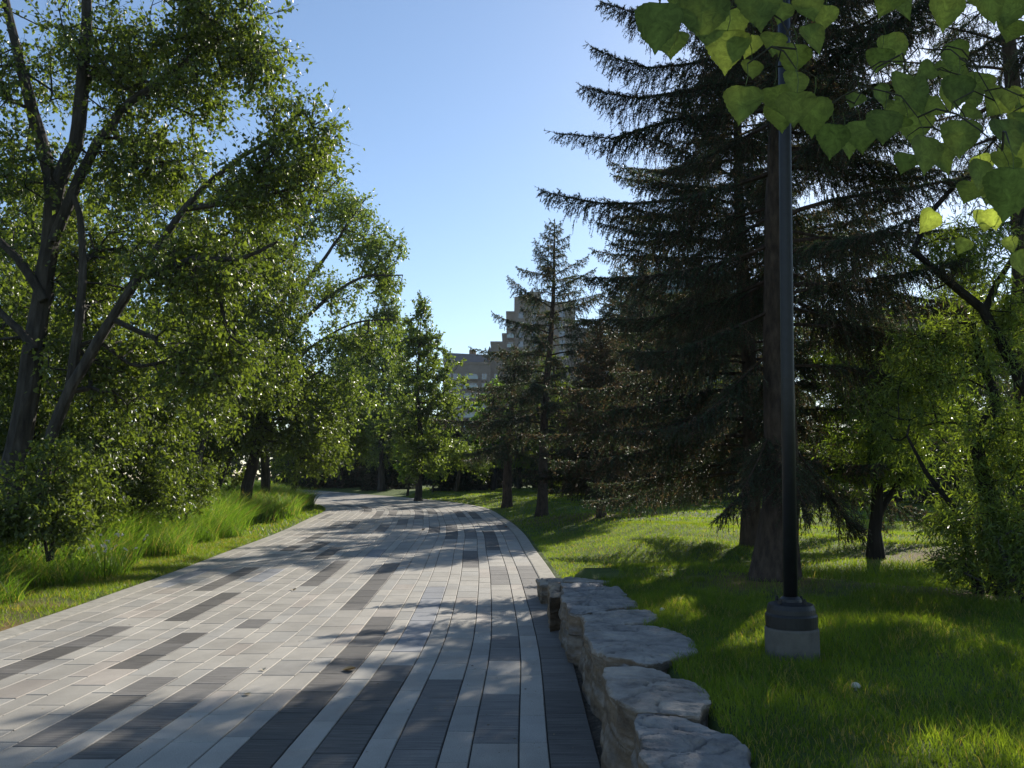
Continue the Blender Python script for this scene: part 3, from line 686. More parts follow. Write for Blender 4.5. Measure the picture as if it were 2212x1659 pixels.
# crown turret and finials
b_ = MB(); lathe(b_, bx_(1150) - loc[0], DB - 3 - loc[1], [(2.3, bz_(648) - g0), (2.3, bz_(641) - g0), (1.2, bz_(638) - g0), (.5, bz_(634) - g0), (.1, bz_(626) - g0)], 8, (1.1, 1.1, 1.1)); b_.build('turret', M_wall, ab)
b_ = MB(); lathe(b_, bx_(1058) - loc[0], DB - 4 - loc[1], [(.9, bz_(768) - g0), (.7, bz_(762) - g0), (.05, bz_(752) - g0)], 6, (1.1, 1.1, 1.1)); b_.build('finial', M_roof, ab)
st_h = 20.3
for k_ in range(12):
    py = 812 + k_ * st_h; zt = bz_(py)
    if zt < 6: break
    # balcony bay on the wing
    b_ = MB(); x0, x1 = bx_(1004), bx_(1034); z_ = bz_(py + 13)
    b_.box(x0 - loc[0], x1 - loc[0], -7.9, -6.01, z_ - g0 - .22, z_ - g0 + .1); s_ = b_.build('balcony', M_band, ab)
    lb(x0 + .05, x1 - .05, DB - 7.95, DB - 7.85, z_ + .12, z_ + 1.2, 'railing', M_rail, s_)
    for (wa, wb) in ((966, 976), (981, 998), (1006, 1014), (1016, 1031), (1042, 1052)):
        f_ = lb(bx_(wa), bx_(wb), DB - 6.08, DB - 6.004, bz_(py + 12), bz_(py), 'window', M_win)
        lb((bx_(wa) + bx_(wb)) / 2 - .07, (bx_(wa) + bx_(wb)) / 2 + .07, DB - 6.13, DB - 6.085, bz_(py + 12), bz_(py), 'mullion', M_wall, f_, (2.4, 2.4, 2.4))
    lb(bx_(1036), bx_(1054), DB - 6.05, DB - 6.003, bz_(py + 19), bz_(py + 13.5), 'spandrel', M_band)
    for (wa, wb, pr) in ((1068, 1076, 3), (1120, 1130, 7), (1148, 1158, 8), (1180, 1192, 9), (1206, 1218, 9)):
        yq = py - (2 if wa < 1090 else 6)
        lb(bx_(wa), bx_(wb), DB - pr - .06, DB - pr - .004, bz_(yq + 12), bz_(yq), 'window', M_win)
for k_ in range(6):
    py = 765 - k_ * st_h
    for (wa, wb, pr, tp) in ((1068, 1076, 3, 748), (1098, 1108, 5, 690), (1120, 1130, 7, 665), (1148, 1158, 8, 655), (1180, 1192, 9, 676), (1206, 1218, 9, 676)):
        if py > tp + 6: lb(bx_(wa), bx_(wb), DB - pr - .06, DB - pr - .004, bz_(py + 12), bz_(py), 'window', M_win)
    if py > 690:
        b_ = MB(); b_.box(bx_(1095) - loc[0], bx_(1110) - loc[0], -6.8, -5.01, bz_(py + 14) - g0, bz_(py + 14) - g0 + .3); s_ = b_.build('balcony', M_band, ab)
        lb(bx_(1095.3), bx_(1109.7), DB - 6.85, DB - 6.78, bz_(py + 14) + .32, bz_(py + 14) + 1.4, 'railing', M_rail, s_)
# glass tower
DG = 210.0; KG = DG / F; gl = np.array(((1500 - CX) * KG, DG, g0))
gt = empty('glass_building', gl); tag(gt, 'teal glass residential tower glimpsed between the spruce branches left of the lamp post', 'building')
def gx_(px): return (px - 1500) * KG
def gz_(py): return PD(CX, py, DG)[2] - g0
b_ = MB(); b_.box(gx_(1385), gx_(1625), 0, 20, 0, gz_(585)); b_.build('wall', M_teal, gt)
for k_ in range(16):
    z_ = 3.2 * k_ + 3; 
    if z_ > gz_(590): break
    b_ = MB(); b_.box(gx_(1383), gx_(1627), -.5, -.01, z_, z_ + .45); b_.build('floor_band', M_roof, gt)
    if k_ % 1 == 0:
        b_ = MB(); b_.box(gx_(1405), gx_(1450), -2.6, -.51, z_ + .05, z_ + .35); s_ = b_.build('balcony', M_band, gt)
        b_ = MB(); b_.box(gx_(1405), gx_(1450), -2.7, -2.62, z_ + .36, z_ + 1.4); b_.build('railing', M_rail, s_)
b_ = MB()
for k_ in range(20): b_.box(gx_(1388 + k_ * 12.5) - .06, gx_(1388 + k_ * 12.5) + .06, -.3, -.02, 0, gz_(588))
b_.build('mullions', M_rail, gt)
# roof right of the post
DR = 150.0; KR = DR / F; rl = np.array(((1985 - CX) * KR, DR, g0)); rb = empty('tower_block', rl); tag(rb, 'brown hip roofed tower block showing between the branches at the right', 'building')
zt = PD(CX, 688, DR)[2] - g0
b_ = MB(); b_.box(-5, 5, -4, 6, 0, zt); b_.build('wall', M_wall, rb)
for k_ in range(int(zt / 3.2)):
    for x_ in (-3.3, 0, 3.3):
        b_ = MB(); b_.box(x_ - .8, x_ + .8, -4.06, -4.004, 3.2 * k_ + 1, 3.2 * k_ + 2.6); b_.build('window', M_win, rb)
b_ = MB(); b_.add([(-5.6, -4.6, zt + .01), (5.6, -4.6, zt + .01), (5.6, 6.6, zt + .01), (-5.6, 6.6, zt + .01), (-1, 1, zt + 2.6), (1, 1, zt + 2.6)], [(0, 1, 5, 4), (2, 3, 4, 5)]); b_.add([(5.6, -4.6, zt + .01), (5.6, 6.6, zt + .01), (1, 1, zt + 2.6), (-5.6, 6.6, zt + .01), (-5.6, -4.6, zt + .01), (-1, 1, zt + 2.6)], [(0, 1, 2), (3, 4, 5)]); b_.build('roof', M_band, rb)

# ------------------------------------------------------------------ left hand trees
G_L = 'poplars along the left side of the path'
PC1 = ((.040, .066, .018), (.120, .155, .036)); PC2 = ((.056, .090, .026), (.145, .19, .055))
def xy(px, d): return ((px - CX) / F * d * 1.0, d)
decid('poplar_tree', 'large forked poplar with a thick dark trunk at the left edge of the photo', 'tree', xy(5, 14.5),
      [(limb_px([(5, 1262), (14, 1150), (30, 1010), (60, 850), (85, 680), (112, 500), (125, 400), (163, 310), (178, 170), (190, 0), (205, -180)], 14.5), .22, .05),
       (limb_px([(118, 470), (98, 340), (70, 240), (35, 100), (0, -60)], 14.5), .13, .05),
       (limb_px([(112, 520), (190, 350), (260, 240), (340, 180), (430, 110), (560, 30)], 14.3), .10, .02),
       (limb_px([(95, 650), (40, 560), (-60, 470), (-160, 420)], 14.3), .08, .03),
       (limb_px([(75, 760), (20, 690), (-80, 600)], 14.0), .08, .03)],
      [(70, 130, 14.5, 240, 200, 2.2, 240), (330, 90, 14.3, 190, 130, 2.0, 230), (520, 60, 14.2, 120, 80, 1.5, 110), (560, 150, 14.0, 60, 60, 1.0, 40), (300, 320, 14.4, 160, 110, 1.6, 150), (40, 400, 14.5, 140, 140, 2, 120), (420, 230, 14.2, 80, 50, 1.3, 40), (-60, 650, 15.5, 140, 160, 1.2, 70)],
      leaf=(.078, .056), per=42, spread=.5, cols=PC1, group=G_L)
decid('poplar_tree', 'leaning poplar whose long limb slants up to the right over the grass', 'tree', xy(80, 13.6),
      [(limb_px([(78, 1275), (90, 1080), (115, 930), (180, 790), (240, 690), (300, 600), (400, 450), (480, 370), (570, 310), (640, 250)], 13.6), .12, .02),
       (limb_px([(150, 850), (170, 700), (180, 520), (160, 420)], 13.9), .09, .04),
       (limb_px([(300, 600), (420, 560), (520, 560), (600, 520)], 13.4), .07, .02),
       (limb_px([(400, 450), (470, 440), (560, 430), (650, 400)], 13.4), .05, .015)],
      [(650, 275, 13.5, 72, 52, 1.2, 50), (640, 385, 13.5, 90, 60, 1.3, 65), (530, 440, 13.5, 110, 60, 1.3, 65), (430, 570, 13.4, 130, 90, 1.5, 130), (270, 560, 14.9, 120, 110, 1.0, 90), (250, 800, 14.8, 200, 130, 1.0, 190), (420, 760, 13.6, 130, 120, 1.3, 130), (190, 620, 15.2, 90, 110, 1.0, 70)],
      leaf=(.078, .056), per=42, spread=.52, cols=PC1, group=G_L)
decid('poplar_tree', 'straight poplar standing behind the leaning limb, in the middle of the left grove', 'tree', xy(405, 24),
      [(limb_px([(398, 1175), (412, 1060), (432, 950), (470, 800), (500, 620), (512, 470), (520, 380)], 24), .22, .05),
       (limb_px([(450, 880), (380, 760), (330, 640), (300, 520)], 24), .09, .03), (limb_px([(480, 760), (560, 660), (620, 560)], 24), .07, .02)],
      [(500, 520, 24, 130, 130, 2.0, 190), (380, 500, 24, 110, 110, 2, 130), (580, 620, 24, 90, 120, 2, 120), (420, 700, 23.3, 140, 100, 2, 130), (280, 450, 25, 90, 90, 2, 80), (520, 820, 23, 120, 90, 1.5, 140)],
      leaf=(.088, .064), per=55, spread=.5, cols=PC1, group=G_L)
decid('poplar_tree', 'poplar with ascending bare limbs and open crown at the right end of the left grove', 'tree', xy(575, 33),
      [(limb_px([(572, 1130), (574, 1050), (572, 880), (600, 720), (622, 600), (650, 480), (690, 400), (708, 330)], 33), .19, .04),
       (limb_px([(600, 720), (640, 640), (700, 560), (760, 470), (790, 430)], 33), .10, .025),
       (limb_px([(590, 760), (690, 660), (780, 600), (870, 595)], 32.5), .10, .025),
       (limb_px([(574, 850), (660, 760), (760, 700), (850, 690)], 32.5), .07, .02),
       (limb_px([(600, 740), (560, 620), (540, 520)], 33), .06, .02)],
      [(670, 430, 33, 60, 110, 1.8, 120), (750, 480, 33, 65, 80, 1.6, 110), (815, 545, 33, 60, 60, 1.5, 75), (840, 600, 33, 40, 33, 1, 33), (600, 560, 33, 80, 110, 1.8, 110), (720, 620, 33, 90, 60, 1.6, 70), (640, 780, 31.5, 120, 90, 2, 150), (780, 720, 32.5, 80, 45, 1.6, 70), (700, 870, 31.5, 110, 90, 2, 150)],
      leaf=(.105, .078), per=48, spread=.6, cols=PC2, group=G_L, bark=(1.4, 1.4, 1.4))
decid('poplar_tree', 'slanting dark poplar trunk just left of the open crowned poplar, crown merged in the grove', 'tree', xy(525, 29),
      [(limb_px([(518, 1165), (535, 1050), (560, 950), (570, 850), (560, 700)], 29), .22, .08), (limb_px([(565, 900), (640, 830), (700, 800)], 28.5), .06, .02)],
      [(600, 880, 28.5, 120, 110, 2, 190), (500, 900, 27.5, 90, 90, 1.8, 100), (690, 960, 29.5, 70, 70, 1.6, 90), (560, 700, 28.5, 90, 90, 2, 90)],
      leaf=(.098, .072), per=50, spread=.5, cols=PC1, group=G_L)
decid('poplar_tree', 'thin poplar leaning right near the far end of the tall grass', 'tree', xy(625, 39),
      [(limb_px([(610, 1115), (640, 1039), (665, 960), (700, 890)], 39), .14, .05), (limb_px([(640, 1020), (610, 950), (600, 880)], 39), .07, .03)],
      [(700, 900, 39, 90, 90, 2.4, 160), (740, 960, 39, 60, 60, 2, 90), (639, 980, 38, 60, 60, 2, 70), (760, 850, 39, 60, 60, 2, 70)],
      leaf=(.115, .085), per=44, spread=.6, cols=PC2, group=G_L)
decid('poplar_tree', 'slender young poplar between the two leftmost slanting trunks', 'tree', xy(455, 29),
      [(limb_px([(450, 1135), (480, 1030), (510, 960), (530, 850)], 29), .09, .04)], [(520, 900, 29, 80, 100, 1.8, 100), (450, 950, 29, 60, 70, 1.5, 60)], leaf=(.10, .075), per=45, spread=.5, cols=PC2, group=G_L)
# shrubs and saplings below
G_S = 'leafy saplings under the left grove'
SH = [(110, 1200, 12.7, 'low leafy sapling hiding the feet of the two nearest poplars', [(70, 1090, 12.7, 120, 60, .8, 60), (130, 1010, 12.9, 90, 70, .8, 50), (30, 1140, 12.6, 80, 40, .6, 35), (150, 1145, 12.6, 60, 35, .5, 25)]),
      (60, 1180, 15.6, 'leafy sapling with glossy leaves at the foot of the forked poplar, left edge', [(20, 1050, 15.6, 90, 100, .9, 110), (70, 950, 15.8, 90, 80, .9, 70)]),
      (190, 1180, 15.4, 'glossy leaved sapling in front of the leaning poplar, above the tall grass', [(180, 1060, 15.4, 90, 80, .9, 120), (210, 960, 15.6, 90, 70, .9, 90)]),
      (300, 1160, 17.5, 'broad sapling with shiny pointed leaves in the middle of the left undergrowth', [(310, 1030, 17.3, 90, 75, 1, 95), (330, 900, 17.3, 100, 80, 1.1, 80)]),
      (400, 1135, 20, 'dull green sapling drooping towards the tall grass, rightmost of the undergrowth', [(400, 1030, 19.5, 60, 50, 1.1, 50), (440, 900, 19.5, 90, 60, 1.2, 60)]),
      (-60, 1180, 15.5, 'dark sapling cut by the left edge of the photo behind the forked trunk', [(-20, 820, 15.5, 90, 120, 1, 90), (-40, 1000, 15.5, 90, 120, 1, 80)]),
      (250, 1160, 17, 'tall dark bush filling the shade behind the leaning poplar', [(200, 880, 17, 130, 150, 1.6, 170), (330, 780, 17, 120, 120, 1.6, 120), (100, 760, 17, 120, 130, 1.6, 110)])]
for px, py, d, lab, bl in SH:
    bl = bl + [(bl[0][0] + 10, py - 75, d, bl[0][3] * .9, 45, .8, 55)]
    decid('sapling', lab, 'sapling', xy(px, d), [(limb_px([(px, py + 8), (px + 5, py - 80), (bl[0][0], bl[0][1]), (bl[1][0], bl[1][1])], d), .035, .012), (limb_px([(px - 8, py + 8), (px - 20, py - 90), (bl[0][0] - 50, bl[0][1] - 30)], d), .025, .01)],
          bl, leaf=(.075, .045), per=44, spread=.34, cols=PC1, group=G_S, rmin=.004)
# far background trees on the left: one proto, copies
protoT = decid('tree', 'bushy broadleaf tree far behind the left grove, near the left edge', 'tree', (-22, 30),
      [([(-22, 30, -.1), (-22.1, 30, 3), (-21.8, 30, 6), (-22, 30, 9)], .22, .06)],
      [], leaf=(.16, .12), per=1, group='broadleaf trees in the background') if False else None
def proto_tree(name, label, basexy, H, rw, n_at, leaf, per, cols, group, z0=1.2, pointed=False):
    bx, by = basexy; b0 = hz(bx, by); pts = [(bx, by, b0 - .05), (bx + .1, by, b0 + H * .3), (bx - .1, by, b0 + H * .6), (bx + .05, by, b0 + H * .93)]
    k_ = F / by; bl = []
    for i_ in range(9):
        f = i_ / 8; r_ = rw * ((1 - f) ** .6 * (.6 + .8 * min(f * 3, 1)) if pointed else math.sin(math.pi * (.12 + .8 * f)) ** .7)
        P_ = project(np.array((bx + random.uniform(-.2, .2) * rw, by, b0 + z0 + (H - z0) * f * .95)))[0]
        bl.append((P_[0], P_[1], by, max(.15, r_) * k_, (H - z0) / 9 * k_ * 1.0, max(.2, r_), int(n_at / 9 * (.4 + r_ / rw))))
    return decid(name, label, 'tree', basexy, [([np.array(q) for q in pts], H * .018, .02)], bl, leaf=leaf, per=per, spread=H * .05, cols=cols, group=group, rmin=.012)
GB = 'broadleaf trees in the background'
T0 = proto_tree('tree', 'large dense broadleaf tree behind the left grove, seen through the forked trunk', (-15.5, 27), 11, 3.6, 420, (.13, .10), 46, PC1, GB)
for (x_, y_, rz, s_, lab) in [(-10.8, 30, 1.2, .86, 'dense broadleaf tree behind the middle of the left grove'), (-20, 35, 2.5, 1.15, 'tall broadleaf tree filling the back of the left grove at the photo edge'), (-16, 44, 4, 1.05, 'broadleaf tree behind the open crowned poplar'), (-24, 26, 5.2, 1.05, 'broadleaf tree at the far left, behind the saplings'), (-13.5, 25, 3.1, .6, 'short broadleaf tree in the shade behind the leaning limb'), (-7.6 - 8.5, 20, .7, .66, 'short broadleaf tree in the shade behind the leftmost saplings')]:
    copy_tree(T0, (x_, y_), rz, s_, lab)
# mid distance, beyond the bend
G_P = 'poplars on the lawn beyond the bend'
P1 = proto_tree('poplar_tree', 'tall narrow poplar beyond the bend, with two leaders against the sky', xy(905, 44), 10.2, 2.6, 450, (.125, .10), 52, PC2, G_P, z0=2.2, pointed=True)
for (px, d, rz, s_, lab) in [(738, 64, 2.0, (1.1, 1.1, 1.1), 'poplar with a pale leaning trunk left of the bend'), (826, 57, 4.0, (1.15, 1.15, 1.38), 'tall poplar beyond the bend, between the open crowned poplar and the narrow one'), (862, 60, 1.1, (.95, .95, .98), 'poplar just left of the narrow two leader poplar, slightly lower'), (780, 66, 3.0, (1.15, 1.15, 1.15), 'rounded poplar at the end of the left grove')]:
    copy_tree(P1, xy(px, d), rz, s_, lab)
decid('poplar_tree', 'low poplar with a drooping yellow green bough right of the narrow poplar', 'tree', xy(1000, 47), [(limb_px([(985, 1062), (990, 1030), (1000, 990)], 47), .12, .05)], [(1000, 985, 47, 42, 30, 1.4, 60), (1035, 1000, 47, 25, 30, 1, 30), (960, 990, 47, 40, 35, 1.4, 50)], leaf=(.11, .09), per=40, spread=.5, cols=PC2, group=G_P)
S1 = proto_tree('young_tree', 'small lime green tree left of the narrow poplar trunk', xy(882, 50), 3.6, 1.0, 110, (.10, .08), 40, ((.06, .12, .02), (.13, .20, .04)), 'young trees on the far lawn', z0=1.0)
for (px, d, lab) in [(936, 52, 'small lime green tree right of the narrow poplar trunk'), (1120, 58, 'bright young tree between the first two spruce trunks'), (1065, 56, 'bright young tree at the foot of the stone building')]:
    copy_tree(S1, xy(px, d), px * .1, 1.0 if px < 1000 else 1.9, lab)

# ------------------------------------------------------------------ spruces
G_SP = 'spruces on the right hand lawn'
hb = lambda pts, d: limb_px(pts, d)
hand = [hb([(1690, 8, 10.4), (1560, 12, 10.2), (1420, 30, 10), (1300, 5, 9.8)], 10), hb([(1690, 105, 10.4), (1560, 118, 10.2), (1400, 140, 10), (1283, 104, 9.8)], 10),
        hb([(1690, 175, 10.4), (1540, 178, 10.2), (1380, 205, 10), (1262, 188, 9.8)], 10), hb([(1690, 235, 10.4), (1600, 238, 10.2), (1450, 252, 10), (1320, 292, 9.8), (1205, 288, 9.6)], 10),
        hb([(1690, 365, 10.4), (1580, 395, 10.2), (1450, 425, 10), (1300, 432, 9.8), (1175, 413, 9.6)], 10), hb([(1690, 440, 10.4), (1560, 470, 10.6), (1420, 500, 10.8), (1295, 482, 11)], 10),
        hb([(1690, 520, 10.4), (1560, 560, 10.2), (1400, 590, 10), (1270, 600, 9.8)], 10), hb([(1690, 590, 10.4), (1560, 640, 10.6), (1420, 680, 10.8), (1260, 690, 11)], 10),
        hb([(1688, 660, 10.4), (1560, 720, 10.1), (1450, 760, 9.9), (1340, 760, 9.7)], 10), hb([(1688, 740, 10.4), (1600, 820, 10.2), (1520, 900, 10), (1440, 930, 9.8)], 10),
        hb([(1690, 700, 10.4), (1800, 705, 10.4), (1950, 712, 10.4), (2080, 730, 10.4)], 10), hb([(1690, 790, 10.4), (1800, 790, 10.5), (1950, 815, 10.8)], 10), hb([(1690, 880, 10.4), (1640, 990, 10.2), (1600, 1070, 10.1), (1550, 1120, 10)], 10),
        hb([(1690, 930, 10.4), (1760, 1030, 10.5), (1820, 1110, 10.6), (1860, 1140, 10.6)], 10), hb([(1690, 960, 10.4), (1720, 1050, 9.8), (1750, 1120, 9.6)], 10), hb([(1690, 330, 10.4), (1820, 340, 10.2), (1960, 370, 10)], 10), hb([(1690, 200, 10.4), (1820, 180, 10.2), (1990, 200, 10)], 10), hb([(1690, 90, 10.4), (1850, 60, 10.2), (2000, 70, 10)], 10)]
for q in hand[:8]: q[1:-1] = [p_ - np.array((0, 0, .04)) for p_ in q[1:-1]]
spruce('spruce_tree', 'big spruce with a thick trunk right behind the lamp post, long boughs reaching left', 'spruce', (3.12, 10.35), 12.5, 3.2, nb=150, h0=3.3, tr=.225, tpow=1.3, droop=.22, pend=.95, brl=.44, step=.036, nstep=.009, nl=.034, nw=.0095, group=G_SP, brown=.22, hand=hand, seed=1, azskip=lambda z, a: (abs((a % 6.28318) - 3.0) < .95 and z > 2.6) or (z < 5.2 and 3.6 < (a % 6.28318) < 6.0 and int(a * 7) % 3 > 0), lean=(.6, 0))
spruce('spruce_tree', 'tall thin spruce whose pointed top stands alone left of the big spruce', 'spruce', xy(1168, 29), 10.3, 2.9, nb=70, h0=2.7, irr=.32, tr=.17, droop=.25, pend=.8, brl=.5, step=.08, nstep=.018, nl=.065, nw=.024, group=G_SP, brown=.2, seed=2, lean=(.55, 0), power=.8)
spruce('spruce_tree', 'spruce with a bare lower trunk, nearest the path bend', 'spruce', xy(1095, 36), 6.9, 2.0, nb=50, h0=2.3, irr=.25, tr=.2, droop=.25, pend=.7, brl=.55, step=.10, nstep=.022, nl=.08, nw=.03, group=G_SP, brown=.25, seed=3, power=.6, lean=(.3, 0))
SB = ((.028, .040, .024), (.055, .062, .040), (.095, .062, .045))
spruce('spruce_tree', 'low broad brownish spruce with foliage almost to the ground in the middle of the lawn', 'spruce', xy(1297, 25), 5.8, 2.1, nb=100, h0=.9, tr=.12, droop=.14, pend=.6, brl=.5, step=.08, nstep=.018, nl=.06, nw=.024, group=G_SP, brown=.4, seed=4, power=.85, cols=SB)
PS = spruce('spruce_tree', 'dark spruce behind the brownish one, filling the gap to the big spruce', 'spruce', xy(1390, 35), 10.2, 3.1, nb=135, h0=.5, tr=.17, droop=.2, pend=.6, brl=.55, step=.09, nstep=.020, nl=.075, nw=.03, group=G_SP, brown=.2, seed=5, power=.75)
for (px, d, rz, s_, lab) in [(1480, 39, 2.2, .95, 'dark spruce seen left of the big trunk, between lower boughs'), (1345, 44, 4.2, 1.2, 'tall dark spruce at the back, left of the glass tower'), (1620, 42, 5.2, 1.05, 'dark spruce directly behind the big trunk'),
                             (1930, 36, 1.9, 1.0, 'dark spruce behind the right hand willows'), (2100, 33, 2.8, 1.05, 'dark spruce at the back near the right edge')]:
    copy_tree(PS, xy(px, d), rz, s_, lab)
PF = spruce('spruce_tree', 'dark spruce at the far end of the path, left of the pale trunk', 'spruce', xy(690, 66), 5.2, 2.3, nb=110, h0=.15, tr=.13, droop=.15, pend=.5, brl=.6, step=.15, nstep=.035, nl=.14, nw=.07, group='dark spruces across the far lawn', brown=.12, seed=6, power=.7, cols=((.016, .028, .018), (.03, .045, .028), (.06, .04, .03)))
for (px, d, rz, s_, lab) in [(655, 72, 5, 1.15, 'dark spruce at the far left of the row, half hidden by the tall grass'), (722, 70, 1, 1.25, 'dark spruce behind the pale trunk'), (765, 68, 2, 1.1, 'dark spruce just right of the pale trunk'), (800, 64, 3, 1.15, 'dense dark spruce at the centre of the far row'), (838, 60, 4, .95, 'dark spruce left of the small lime tree'), (985, 54, .6, .78, 'dark spruce under the drooping bough'), (1020, 56, 2.6, .5, 'small reddish dark spruce right of the drooping bough'), (1055, 62, 1.6, 1.1, 'dark spruce below the stone building'),
                             (1210, 64, 4.4, 1.5, 'dark spruce far behind the brownish spruce'), (905, 72, 5.3, 1.2, 'dark spruce far behind the narrow poplar'), (950, 74, .9, 1.2, 'dark spruce behind the small tree right of the narrow poplar'), (1290, 60, 1.3, 1.6, 'far dark spruce behind the low brownish one'), (1450, 58, 2.3, 1.7, 'far dark spruce left of the lamp post')]:
    copy_tree(PF, xy(px, d), rz, s_, lab)
for (px, d, rz, s_, lab) in [(1540, 48, 1.0, 1.0, 'light green broadleaf tree glimpsed between the spruces left of the lamp post'), (1440, 44, 2.7, .85, 'broadleaf tree behind the low brownish spruce'), (1760, 52, 4.1, 1.0, 'broadleaf tree far behind the lamp post on its right'), (1900, 50, 5.5, .9, 'broadleaf tree at the back between the willows'), (2060, 46, .5, .9, 'broadleaf tree far back behind the willow trunk'), (2200, 44, 1.5, .9, 'broadleaf tree far back at the right edge'), (1190, 50, 2.2, .72, 'green broadleaf tree showing behind the trunk of the tall thin spruce'), (1390, 52, 3.2, .8, 'green broadleaf tree far behind the low brownish spruce on its right')]:
    copy_tree(T0, xy(px, d), rz, s_, lab)

spruce('spruce_tree', 'spruce close behind the big trunk, its lowest boughs sweeping the grass on both sides', 'spruce', (4.2, 15.2), 11.5, 3.4, nb=165, h0=1.25, irr=.15, tr=.16, droop=.26, pend=.8, brl=.48, step=.052, nstep=.013, nl=.046, nw=.017, group=G_SP, brown=.3, seed=12, power=.7)
# one more spruce behind the frame's right part, and the wood that closes the horizon
spruce('spruce_tree', 'spruce rising out of the top right corner behind the hanging poplar leaves', 'spruce', (7.8, 12.8), 13.0, 2.8, nb=52, h0=6.4, tr=.2, droop=.22, pend=.9, brl=.42, step=.06, nstep=.014, nl=.042, nw=.013, group=G_SP, brown=.2, seed=9)
n_ = 90000; fx_ = rng.uniform(-105, 120, n_); top_ = 6.0 + 1.8 * np.sin(fx_ * .13) + 1.4 * np.sin(fx_ * .41 + 1) + .9 * np.sin(fx_ * 1.3); cell = np.sin(fx_ * .9) * 3
fy_ = 92 + cell + rng.uniform(-3, 3, n_) + .0012 * fx_ ** 2; fz_ = base(fy_) + rng.random(n_) ** .8 * top_
ck = np.clip(.5 + .35 * np.sin(fx_ * .5) + .3 * rng.normal(size=n_), 0, 1)[:, None]
fw_ = leaves_mesh(np.column_stack((fx_, fy_, fz_)), rng.normal(size=(n_, 3)) + np.array((0, 0, -.4)), np.full(n_, .55), np.full(n_, .2), np.array((.028, .045, .016)) * (1 - ck) + np.array((.06, .09, .026)) * ck, 'far_wood', M_leaf, None, (0, 0, 0)); tag(fw_, kind='stuff')

# ------------------------------------------------------------------ willows on the right
G_W = 'narrow leaved willows on the right'
WC = ((.045, .075, .018), (.16, .21, .045))
decid('willow_tree', 'crooked willow with a bent dark trunk near the right edge', 'willow', xy(2158, 8.9),
      [(limb_px([(2160, 1320), (2158, 1238), (2162, 1105), (2132, 1049), (2114, 955), (2121, 918), (2147, 877), (2143, 851), (2120, 780), (2100, 700)], 8.9), .095, .03),
       (limb_px([(2290, 1250), (2290, 1000), (2212, 828), (2162, 743), (2125, 668), (2050, 608), (1966, 541), (2013, 457), (2080, 380)], 8.7), .085, .02),
       (limb_px([(2115, 1330), (2110, 1238), (2069, 1116), (2000, 1020), (1960, 940)], 8.8), .045, .012),
       (limb_px([(2125, 668), (2180, 560), (2212, 450)], 8.7), .04, .012)],
      [(2050, 760, 8.9, 110, 90, .7, 70), (2150, 960, 8.7, 100, 110, .6, 85), (1980, 900, 9.3, 100, 90, .6, 60), (2190, 1130, 8.4, 80, 80, .5, 55), (2080, 1120, 8.6, 60, 50, .5, 25), (2060, 560, 8.8, 110, 80, .8, 60), (2200, 700, 8.6, 70, 110, .8, 60)],
      leaf=(.075, .014), per=70, spread=.32, cols=WC, group=G_W, rmin=.0028, ntw=6, hang=.3, kink=.5, bark=(.45, .42, .4))
decid('willow_tree', 'bushy willow with a short dark stem behind the sunny grass right of the post', 'willow', xy(1892, 13.2),
      [(limb_px([(1892, 1222), (1888, 1150), (1895, 1050), (1880, 950), (1900, 820)], 13.2), .10, .02), (limb_px([(1890, 1130), (1940, 1040), (2000, 950)], 13.2), .05, .015)],
      [(1890, 900, 13.2, 110, 100, 1.0, 110), (1980, 850, 13.2, 100, 90, 1.0, 75), (1860, 1000, 13, 80, 60, .8, 55), (1960, 990, 13, 90, 60, .8, 55), (1900, 760, 13.2, 110, 70, 1.2, 80)],
      leaf=(.09, .02), per=60, spread=.42, cols=((.06, .10, .022), (.15, .21, .045)), group=G_W, rmin=.004, ntw=6, hang=.3, kink=.5, bark=(.45, .42, .4))
decid('willow_shrub', 'low leafy willow shoots at the foot of the crooked willow', 'shrub', xy(2230, 8.0),
      [(limb_px([(2225, 1340), (2190, 1250), (2160, 1180)], 8.0), .02, .008)], [(2190, 1210, 8.1, 80, 70, .4, 60), (2080, 1210, 8.7, 50, 50, .4, 25)], leaf=(.07, .016), per=60, spread=.25, cols=WC, rmin=.003, ntw=6, hang=.1, kink=.5)

